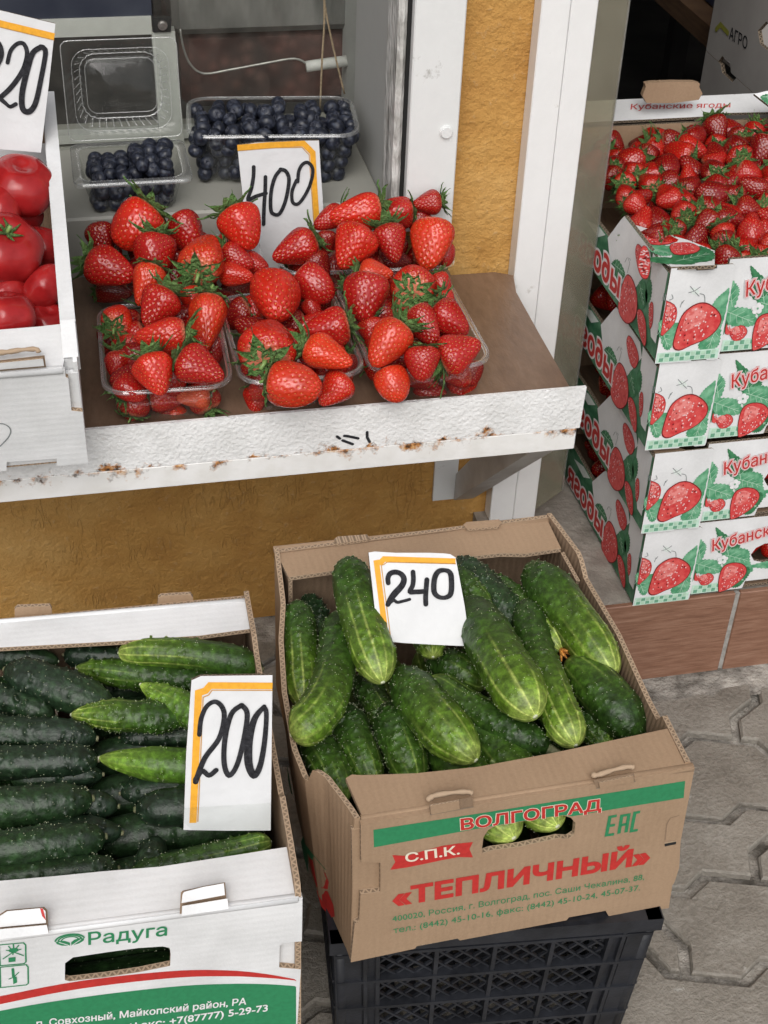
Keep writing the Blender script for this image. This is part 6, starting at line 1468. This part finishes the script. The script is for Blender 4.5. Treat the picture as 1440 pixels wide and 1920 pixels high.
# ------------------------------------------------------------------ tomatoes
def tom_mat():
    m, N, L, P = newmat('tomato_skin'); ob = tc(N); f = noise(N, L, ob, 1.6, 3); r = ramp(N, [(.3, (.26, .011, .012)), (.55, (.33, .016, .017)), (.75, (.38, .026, .023))]); L.new(f, r.inputs[0]); L.new(r.outputs[0], P.inputs['Base Color'])
    P.inputs['Roughness'].default_value = .17; P.inputs['Specular IOR Level'].default_value = .4; P.inputs['Subsurface Weight'].default_value = .03; P.inputs['Subsurface Radius'].default_value = (.4, .08, .05); P.inputs['Subsurface Scale'].default_value = .006
    bumpn(N, L, P, noise(N, L, ob, 1.5, 1), .02, .15); return m
TOM = tom_mat()
def tomato_mesh(seed):
    rng = np.random.RandomState(seed); mb = MB(); nu, nv = 56, 36; V, F = [], []; nl = rng.randint(4, 7); ph = rng.uniform(0, 6)
    for i in range(nv + 1):
        t = i / nv * PI
        for k in range(nu):
            a = 2 * PI * k / nu; r = math.sin(t) ** .92; w = 1 + .035 * math.cos(nl * a + ph) * math.sin(t) + .03 * math.cos(2 * a + ph); z = math.cos(t) * .80
            z -= .22 * math.exp(-(r / .3) ** 2) * (1 if math.cos(t) > 0 else 0); V.append((r * w * math.cos(a), r * w * math.sin(a), z))
    for i in range(nv):
        for k in range(nu): F.append((i * nu + k, (i + 1) * nu + k, (i + 1) * nu + (k + 1) % nu, i * nu + (k + 1) % nu))
    mb.mesh(V, F, TOM); return mb
TMM = [meshonly(tomato_mesh(70 + i), 'tomato_flesh') for i in range(4)]
def tcal():
    mb = MB(); rng = random.Random(3)
    for k in range(6):
        a = 2 * PI * k / 6 + rng.uniform(-.2, .2); ln = rng.uniform(.32, .46)
        P_ = [(.04 * math.cos(a), .04 * math.sin(a), .60), (ln * .5 * math.cos(a), ln * .5 * math.sin(a), .70), (ln * math.cos(a + .2), ln * math.sin(a + .2), .74 + rng.uniform(-.02, .06))]
        mb.tube(P_, [.05, .045, .01], SEPAL, seg=6)
    mb.tube([(0, 0, .58), (.02, 0, .74), (.07, .02, .84)], [.06, .05, .05], SEPALD, seg=8); return mb
TCAL = meshonly(tcal(), 'tomato_calyx')
for i, (px, py, rp, up, ang, cal, lb) in enumerate([
    (40, 348, 66, .055, (.15, -.2, 1), 0, 'large smooth tomato at the back, just under the 220 card'),
    (-8, 388, 52, .050, (-.3, -.5, 1), 0, 'tomato cut by the photo edge below the large rear one'),
    (36, 398, 46, .022, (.4, -.1, 1), 0, 'tomato tucked beneath the large rear one'),
    (6, 466, 74, .045, (.30, -.45, 1), 1, 'tomato with a green star of leaves on top'),
    (82, 462, 46, .010, (.4, .3, 1), 0, 'tomato beside the side wall, half under the leafy one'),
    (85, 538, 46, .020, (-.75, .45, .7), 1, 'round tomato near the front corner with its stem turned left'),
    (8, 548, 46, .012, (-.3, .2, 1), 0, 'tomato squeezed low between the leafy one and the front row'),
    (12, 592, 58, .040, (.1, .3, 1), 0, 'tomato touching the front flap at the photo edge'),
    (88, 606, 46, -.004, (.2, -.2, 1), 0, 'low tomato half behind the front flap'),
    (-60, 440, 60, .03, (0, 0, 1), 0, 'tomato just off the photo, behind the left edge'), (-70, 540, 60, .03, (0, 0, 1), 0, 'tomato off the photo near the front left')]):
    d = ray(px, py); base = TO + Tn * (.085 + up); t = ((base - CAM) @ Tn) / (d @ Tn); p = CAM + d * t; R_ = rp * depth(p) / FPX
    e = bpy.data.objects.new('tomato', None); COL.objects.link(e); e.location = Vector(p); e.empty_display_size = .02; q = Vector(ang).to_track_quat('Z', 'Y'); e.rotation_euler = q.to_euler(); e.scale = (R_, R_, R_)
    tag(e, lb, 'tomato', 'tomatoes in the white box')
    f_ = bpy.data.objects.new('flesh', TMM[i % 4]); COL.objects.link(f_); f_.parent = e
    if cal: l = bpy.data.objects.new('calyx', TCAL); COL.objects.link(l); l.parent = e
for j in range(8):
    p = TO + Ta * (-.05 - .075 * (j % 4)) + Tb * (.10 + .16 * (j // 4)) + Tn * .045
    e = bpy.data.objects.new('tomato', None); COL.objects.link(e); e.location = Vector(p); e.scale = (.036,) * 3; tag(e, 'tomato in the hidden lower layer of the box', 'tomato', 'tomatoes under the top layer'); f_ = bpy.data.objects.new('flesh', TMM[j % 4]); COL.objects.link(f_); f_.parent = e

# ------------------------------------------------------------------ cucumbers
def cuke_mat():
    m, N, L, P = newmat('cucumber_skin'); at_ = N.new('ShaderNodeVertexColor'); at_.layer_name = 'Col'; ob = tc(N)
    n = noise(N, L, ob, 110, 6, .7); r = ramp(N, [(.34, (.45,) * 3), (.5, (.92,) * 3), (.66, (1.75,) * 3)]); L.new(n, r.inputs[0])
    sc = ramp(N, [(.70, (0, 0, 0)), (.76, (1, 1, 1))]); L.new(noise(N, L, ob, 38, 5, .7), sc.inputs[0])
    c = mixc(N, L, 1.0, at_.outputs[0], r.outputs[0], 'MULTIPLY'); L.new(mixc(N, L, mathn(N, L, 'MULTIPLY', sc.outputs[0], .45), c, (.20, .20, .085)), P.inputs['Base Color']); P.inputs['Roughness'].default_value = .42; P.inputs['Specular IOR Level'].default_value = .42
    bumpn(N, L, P, noise(N, L, ob, 160, 4), .0012); return m
CUKE = cuke_mat(); SPINE = M('cucumber_spine', (.42, .46, .28), (.62, .64, .46), rough=.6, scale=300); STALK = M('cucumber_stalk', (.10, .12, .05), (.22, .20, .12), rough=.8, scale=300)
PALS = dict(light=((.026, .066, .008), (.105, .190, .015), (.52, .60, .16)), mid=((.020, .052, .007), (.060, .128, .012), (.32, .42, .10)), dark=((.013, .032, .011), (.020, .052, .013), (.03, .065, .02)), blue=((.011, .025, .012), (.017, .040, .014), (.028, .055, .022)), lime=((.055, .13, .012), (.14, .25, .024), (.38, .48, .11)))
def cucumber(ctrl, r0, pal, label, group, seed, warts=210, stripes=12, tail=False, flower=False, point=.0):
    """ctrl: 3-D control points from the stem end to the blossom end."""
    rng = np.random.RandomState(seed); C_ = [np.array(c, float) for c in ctrl]; nv, nu = 150, 72
    if len(C_) == 2: C_ = [C_[0], (C_[0] + C_[1]) / 2 + rng.uniform(-.002, .002, 3), C_[1]]
    if len(C_) == 3 and seed not in (80, 81): C_[1] = C_[1] + rng.uniform(-.006, .006, 3) * [1, .6, .35]
    ts = np.linspace(0, 1, nv); n = len(C_) - 1; Pth = np.zeros((nv, 3))
    for i in range(n + 1): Pth += (math.comb(n, i) * (1 - ts) ** (n - i) * ts ** i)[:, None] * C_[i]
    Tg = np.gradient(Pth, axis=0); Tg /= np.linalg.norm(Tg, axis=1)[:, None]; Lc = np.linalg.norm(np.diff(Pth, axis=0), axis=1).sum()
    up = np.cross(Tg[0], [.31, .2, .93]); up /= np.linalg.norm(up); Us = []
    for t in Tg: up = up - t * (up @ t); up /= np.linalg.norm(up); Us.append(up)
    Us = np.array(Us); Ws = np.cross(Tg, Us)
    ea, eb = min(.45, r0 * 1.55 / Lc), min(.45, r0 * (1.7 + point * 1.8) / Lc)      # end cap lengths
    prof = np.ones(nv); a = np.clip(ts / ea, 0, 1); b = np.clip((1 - ts) / eb, 0, 1)
    prof *= (np.sqrt(np.clip(1 - (1 - a) ** 2, 0, 1)) * .9 + .1 * a) * np.clip(.80 + .25 * ts / .4, 0, 1.0)
    eb_p = np.sqrt(np.clip(1 - (1 - b) ** 2, 0, 1)); prof *= eb_p * (1 - point) + b ** .75 * point
    prof *= 1 + .05 * np.sin(ts * 6 + rng.uniform(0, 6)) * rng.uniform(.4, 1) + .02 * np.sin(ts * 15 + rng.uniform(0, 6))
    th = np.arange(nu) * 2 * PI / nu; ph = rng.uniform(0, 6)
    R_ = r0 * prof[:, None] * (1 + .022 * np.cos(3 * th + ph)[None] + .012 * np.cos(stripes * th + ph)[None] * ts[:, None])
    # warts
    wt = rng.uniform(.05, .93, warts) ** 1.15; wa = rng.uniform(0, 2 * PI, warts); wr = rng.uniform(.0012, .0021, warts); wh = rng.uniform(.0009, .0021, warts)
    X = ts * Lc
    for t, a_, w, h in zip(wt, wa, wr, wh):
        i0 = int(t * (nv - 1)); lo_, hi_ = max(0, i0 - 7), min(nv, i0 + 8); da = np.abs((th - a_ + PI) % (2 * PI) - PI) * r0
        R_[lo_:hi_] += h * (1.25 if pal in ('blue', 'dark') else 1) * np.exp(-((X[lo_:hi_, None] - t * Lc) ** 2 + da[None] ** 2) / w ** 2)
    V = Pth[:, None, :] + R_[..., None] * (np.cos(th)[None, :, None] * Us[:, None] + np.sin(th)[None, :, None] * Ws[:, None])
    o = tuple(Pth[nv // 2]); mb = MB(o); F = [(i * nu + k, i * nu + (k + 1) % nu, (i + 1) * nu + (k + 1) % nu, (i + 1) * nu + k) for i in range(nv - 1) for k in range(nu)]
    F += [tuple(range(nu - 1, -1, -1)), tuple((nv - 1) * nu + k for k in range(nu))]
    mb.mesh(V.reshape(-1, 3), F, CUKE)
    nb = len(mb.v); SV, SF = [], []
    for t, a_ in list(zip(wt, wa)) + list(zip(rng.uniform(.03, .8, warts // 2), rng.uniform(0, 2 * PI, warts // 2))):
        i0 = int(t * (nv - 1)); k0_ = int(a_ / (2 * PI) * nu) % nu; c = V[i0, k0_]; nn = c - Pth[i0]; nn /= np.linalg.norm(nn) + 1e-9; tt_ = Tg[i0]; bb = np.cross(nn, tt_); s_ = rng.uniform(.00025, .00045); q = len(SV)
        SV += [c + tt_ * s_, c + bb * s_, c - tt_ * s_, c - bb * s_, c + nn * s_ * 2.2]; SF += [(q, q + 1, q + 4), (q + 1, q + 2, q + 4), (q + 2, q + 3, q + 4), (q + 3, q, q + 4)]
    mb.mesh(SV, SF, SPINE, False)
    if tail: mb.tube([Pth[0] + Tg[0] * .004, Pth[0] - Tg[0] * .006, Pth[0] - Tg[0] * .013 + [0, 0, .001]], [r0 * .34, r0 * .22, r0 * .16], STALK, seg=8)
    else: mb.tube([Pth[0] + Tg[0] * .0015, Pth[0] - Tg[0] * .0015], [r0 * .20, r0 * .16], STALK, seg=8)
    mb.tube([Pth[-1] - Tg[-1] * .0012, Pth[-1] + Tg[-1] * .0006], [r0 * .13, r0 * .09], SPINE, seg=8)
    ob = mb.obj('cucumber'); tag(ob, label, 'cucumber', group)
    dk, md, st = (np.array(c) for c in PALS[pal]); T2 = ts[:, None]
    g_ = np.clip((T2 - .25) / .7, 0, 1) ** 1.5; base = dk + (md - dk) * g_[..., None]
    mott = rng.rand(nv, nu); k5 = np.ones(5) / 5; mott = np.apply_along_axis(lambda r: np.convolve(np.concatenate([r[-2:], r, r[:2]]), k5, 'valid'), 1, mott); mott = np.apply_along_axis(lambda r: np.convolve(r, np.ones(4) / 4, 'same'), 0, mott)
    base = base * (.75 + .5 * np.clip((mott - .3) / .4, 0, 1))[..., None]
    wob = .12 * np.sin(T2 * 9 + 5 * np.sin(th)[None] + ph); sw = np.clip(np.cos(stripes * (th[None] + ph) + wob) - .82, 0, .18) / .18
    reach = np.clip((T2 - (.50 + .16 * np.sin(th * 3 + ph)[None])) / .4, 0, 1)
    tipg = np.clip((T2 - .86) / .14, 0, 1) ** 1.2
    s_ = np.clip(sw * reach * .62 + tipg * (.42 + .35 * sw), 0, 1); colr = base + (st - base) * s_[..., None]
    col4 = np.ones((len(ob.data.vertices), 4)); col4[:nv * nu, :3] = colr.reshape(-1, 3)
    ca = ob.data.color_attributes.new('Col', 'FLOAT_COLOR', 'POINT'); ca.data.foreach_set('color', col4.ravel())
    if flower:
        f_ = MB(o); e_ = Pth[-1]
        for k in range(6):
            an = k * PI / 3; d_ = Us[-1] * math.cos(an) + Ws[-1] * math.sin(an); f_.tube([e_ - Tg[-1] * .001, e_ + Tg[-1] * .004 + d_ * .003, e_ + Tg[-1] * .010 + d_ * .004 * (1 + (k % 2))], [.0022, .0018, .0009], M('dried_flower', (.75, .32, .05), (.5, .2, .05), rough=.8, scale=400) if k == 0 else bpy.data.materials['dried_flower'], seg=5)
        f_.obj('dried_flower', ob)
    return ob
def px3(*pts): return [onZ(x, y, z) for x, y, z in pts]
def CK(pts, wpx, pal, lb, grp, seed, **k):
    c = px3(*pts); m_ = c[len(c) // 2]; cucumber(c, wpx / 2 * .90 * depth(m_) / FPX, pal, lb, grp, seed, **k)
GB = 'cucumbers in the brown box'; GW = 'cucumbers in the white box'
zb = .405
CK([(652, 1048, .472), (668, 1130, .462), (718, 1280, .432)], 92, 'light', 'long light-tipped cucumber leaning over the back flap, left of the 240 card', GB, 1)
CK([(557, 1128, .420), (563, 1200, .408), (572, 1330, .385)], 74, 'light', 'slim cucumber along the left wall of the brown box', GB, 2)
CK([(630, 1150, .420), (648, 1335, .440), (545, 1378, .420)], 92, 'light', 'curved cucumber with a pale striped tip at the left front', GB, 3)
CK([(566, 1370, .368), (606, 1420, .385), (645, 1505, .37)], 76, 'mid', 'cucumber poking out under the curved one at the front left corner', GB, 4)
CK([(645, 1320, .385), (670, 1390, .385), (705, 1480, .368)], 78, 'mid', 'dark cucumber standing between the curved one and the front row', GB, 5)
CK([(722, 1322, .400), (742, 1390, .400), (782, 1475, .380)], 88, 'mid', 'mottled cucumber ending at the front flap, left of the fattest one', GB, 6, stripes=10)
CK([(752, 1258, .418), (798, 1325, .432), (893, 1426, .420)], 104, 'light', 'fattest striped cucumber, its pale tip resting at the front flap', GB, 7)
CK([(786, 1170, .416), (800, 1200, .414), (812, 1232, .412)], 60, 'light', 'cucumber of which only the pale tip shows under the 240 card', GB, 8)
CK([(1032, 1406, .405), (920, 1350, .412), (802, 1276, .402)], 78, 'mid', 'cucumber lying crosswise with its stalk at the front flap', GB, 9, tail=True)
CK([(800, 1235, .385), (850, 1250, .388), (910, 1290, .38)], 84, 'mid', 'dark green cucumber in the hollow right under the 240 card', GB, 10)
CK([(878, 1125, .430), (938, 1228, .455), (1004, 1344, .446)], 108, 'light', 'biggest striped cucumber right of the 240 card', GB, 11, stripes=8)
CK([(984, 1128, .430), (1018, 1260, .436), (1080, 1398, .424)], 80, 'light', 'long dull-green cucumber right beside the biggest striped one', GB, 12)
CK([(990, 1062, .432), (1050, 1130, .434), (1152, 1268, .418)], 98, 'light', 'thick mottled cucumber along the right wall of the brown box', GB, 13, stripes=11)
CK([(1200, 1390, .395), (1145, 1310, .414), (1066, 1240, .408)], 104, 'mid', 'dark warty cucumber filling the right front corner', GB, 14, warts=110)
CK([(852, 1050, .432), (905, 1095, .430), (975, 1180, .414)], 74, 'dark', 'dark cucumber at the back, upper right of the 240 card', GB, 15)
CK([(846, 1072, .430), (880, 1100, .432), (925, 1160, .420)], 66, 'mid', 'cucumber with its middle showing behind the biggest striped one', GB, 16)
CK([(915, 1082, .415), (985, 1140, .418), (1052, 1218, .412)], 62, 'light', 'thin cucumber with a dried orange flower on its tip', GB, 17, flower=True)
CK([(1090, 1335, .385), (1110, 1365, .385), (1140, 1405, .38)], 62, 'mid', 'short piece of cucumber showing below the dark warty one', GB, 18)
CK([(880, 1355, .378), (912, 1390, .380), (955, 1440, .374)], 62, 'mid', 'shaded cucumber between the fattest one and the front flap', GB, 19)
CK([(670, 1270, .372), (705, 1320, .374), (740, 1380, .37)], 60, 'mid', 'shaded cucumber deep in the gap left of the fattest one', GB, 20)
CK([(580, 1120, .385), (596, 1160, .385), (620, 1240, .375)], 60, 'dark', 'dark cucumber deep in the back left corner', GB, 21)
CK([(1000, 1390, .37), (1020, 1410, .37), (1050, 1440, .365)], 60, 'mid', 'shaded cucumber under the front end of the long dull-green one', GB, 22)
lowb = BO + Ba * .03 + np.array([0, 0, -BH + .028])
for k in range(6):
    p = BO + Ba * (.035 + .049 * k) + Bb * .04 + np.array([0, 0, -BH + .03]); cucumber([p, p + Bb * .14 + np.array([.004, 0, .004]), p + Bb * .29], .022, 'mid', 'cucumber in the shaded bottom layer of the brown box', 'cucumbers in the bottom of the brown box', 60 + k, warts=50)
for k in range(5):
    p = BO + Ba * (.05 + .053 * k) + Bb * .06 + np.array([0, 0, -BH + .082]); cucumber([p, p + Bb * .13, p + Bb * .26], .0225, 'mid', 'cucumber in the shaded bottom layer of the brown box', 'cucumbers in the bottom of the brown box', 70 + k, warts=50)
for px, py, sd in ((968, 1572, 80), (1050, 1550, 81)):
    tip = BF.pt(*BF.uv(px, py + 9)) + Bb * .006; cucumber([tip + Bb * .17 + Ba * -.05 + np.array([0, 0, .015]), tip + Bb * .07 + Ba * -.02 + [0, 0, .004], tip], .0235, 'light', 'cucumber tip peeping out of the handle hole, %s one' % ('left' if sd == 80 else 'right'), GB, sd)
# white carton
CK([(492, 1256, .405), (380, 1215, .420), (222, 1224, .408)], 70, 'light', 'light green cucumber along the back flap of the white box', GW, 101, warts=90)
CK([(430, 1285, .39), (280, 1270, .396), (142, 1252, .39)], 58, 'mid', 'narrow dark green cucumber just below the back light one', GW, 102, point=.5)
CK([(430, 1372, .402), (350, 1325, .408), (263, 1283, .408)], 68, 'lime', 'light pointed cucumber going under the top of the 200 card', GW, 103, point=.6)
CK([(352, 1350, .398), (240, 1338, .404), (133, 1340, .400)], 70, 'light', 'green ridged cucumber with a pointed tip, left of the 200 card', GW, 104, point=.6)
CK([(430, 1440, .392), (310, 1437, .398), (185, 1421, .394)], 76, 'lime', 'yellow-green pointed cucumber at the middle left of the 200 card', GW, 105, point=.7, warts=40)
CK([(10, 1255, .408), (90, 1280, .412), (215, 1330, .392)], 82, 'blue', 'fat dark cucumber slanting down from the back left', GW, 106, warts=120)
CK([(-60, 1295, .395), (20, 1305, .398), (100, 1345, .388)], 62, 'blue', 'dark cucumber below the slanting one at the photo edge', GW, 107, warts=120)
CK([(182, 1385, .392), (80, 1368, .398), (-120, 1372, .395)], 72, 'blue', 'dark warty cucumber, upper of the two long ones at the left', GW, 108, warts=150)
CK([(184, 1424, .392), (80, 1432, .398), (-120, 1434, .395)], 74, 'blue', 'dark warty cucumber, lower of the two long ones at the left', GW, 109, warts=150)
CK([(174, 1497, .398), (70, 1512, .404), (-140, 1530, .400)], 88, 'dark', 'dark cucumber with a smooth stem end, green patch at the photo edge', GW, 110, warts=130)
CK([(198, 1568, .398), (80, 1585, .404), (-140, 1610, .400)], 84, 'dark', 'dark smooth-ended cucumber nearest but one to the front flap', GW, 111, warts=130)
CK([(222, 1628, .388), (110, 1640, .392), (-100, 1660, .39)], 66, 'dark', 'dark cucumber half behind the white front flap', GW, 112, warts=110)
CK([(222, 1512, .382), (150, 1505, .384), (60, 1500, .38)], 62, 'blue', 'smooth dark cucumber end behind the green-patched one', GW, 113, warts=30)
CK([(229, 1562, .382), (150, 1560, .384), (60, 1560, .38)], 66, 'blue', 'smooth dark cucumber end between the two lowest left rows', GW, 114, warts=30)
CK([(193, 1452, .382), (120, 1458, .384), (20, 1460, .38)], 54, 'blue', 'small smooth dark cucumber end in the left middle', GW, 115, warts=30)
CK([(226, 1488, .375), (300, 1478, .378), (420, 1470, .376)], 52, 'blue', 'dark cucumber under the yellow-green one', GW, 116, warts=40)
CK([(254, 1518, .380), (330, 1512, .384), (460, 1500, .38)], 80, 'blue', 'smooth dark cucumber going under the 200 card', GW, 117, warts=50)
CK([(292, 1572, .372), (278, 1605, .38), (262, 1650, .378)], 58, 'blue', 'short upright dark cucumber end below the 200 card', GW, 118, warts=30)
CK([(240, 1640, .382), (400, 1606, .392), (508, 1578, .388)], 56, 'mid', 'mid green cucumber along the front flap below the 200 card', GW, 119, warts=120)
CK([(225, 1384, .372), (300, 1380, .376), (440, 1376, .374)], 52, 'blue', 'dark cucumber in the shade above the yellow-green one', GW, 120, warts=60)
CK([(120, 1228, .388), (180, 1228, .390), (330, 1236, .385)], 50, 'blue', 'dark cucumber in the shade under the back flap', GW, 121, warts=60)
CK([(-50, 1230, .385), (0, 1228, .388), (110, 1240, .385)], 56, 'blue', 'dark cucumber at the back left behind the slanting one', GW, 122, warts=60)
for k in range(7):
    p = WO - Wa * .385 + Wb * (.045 + .05 * k) + np.array([0, 0, -.068]); cucumber([p, p + Wa * .09 + [0, 0, .004], p + Wa * .19], .0215, 'dark', 'cucumber in the shaded lower layer of the white box', 'cucumbers in the bottom of the white box', 140 + k, warts=50)
    p = WO - Wa * .185 + Wb * (.045 + .05 * k) + np.array([0, 0, -.070]); cucumber([p, p + Wa * .09 + [0, 0, .004], p + Wa * .175], .0215, 'dark', 'cucumber in the shaded lower layer of the white box', 'cucumbers in the bottom of the white box', 150 + k, warts=50)
for k in range(3):
    p = WO - Wa * .38 + Wb * (.03 + .045 * k) + np.array([0, 0, -.125]); cucumber([p, p + Wa * .16, p + Wa * .34], .021, 'dark', 'cucumber showing through the handle hole of the white box' if k == 0 else 'cucumber in the shaded lower layer of the white box', 'cucumbers in the bottom of the white box', 160 + k, warts=110)
bpy.context.view_layer.update()
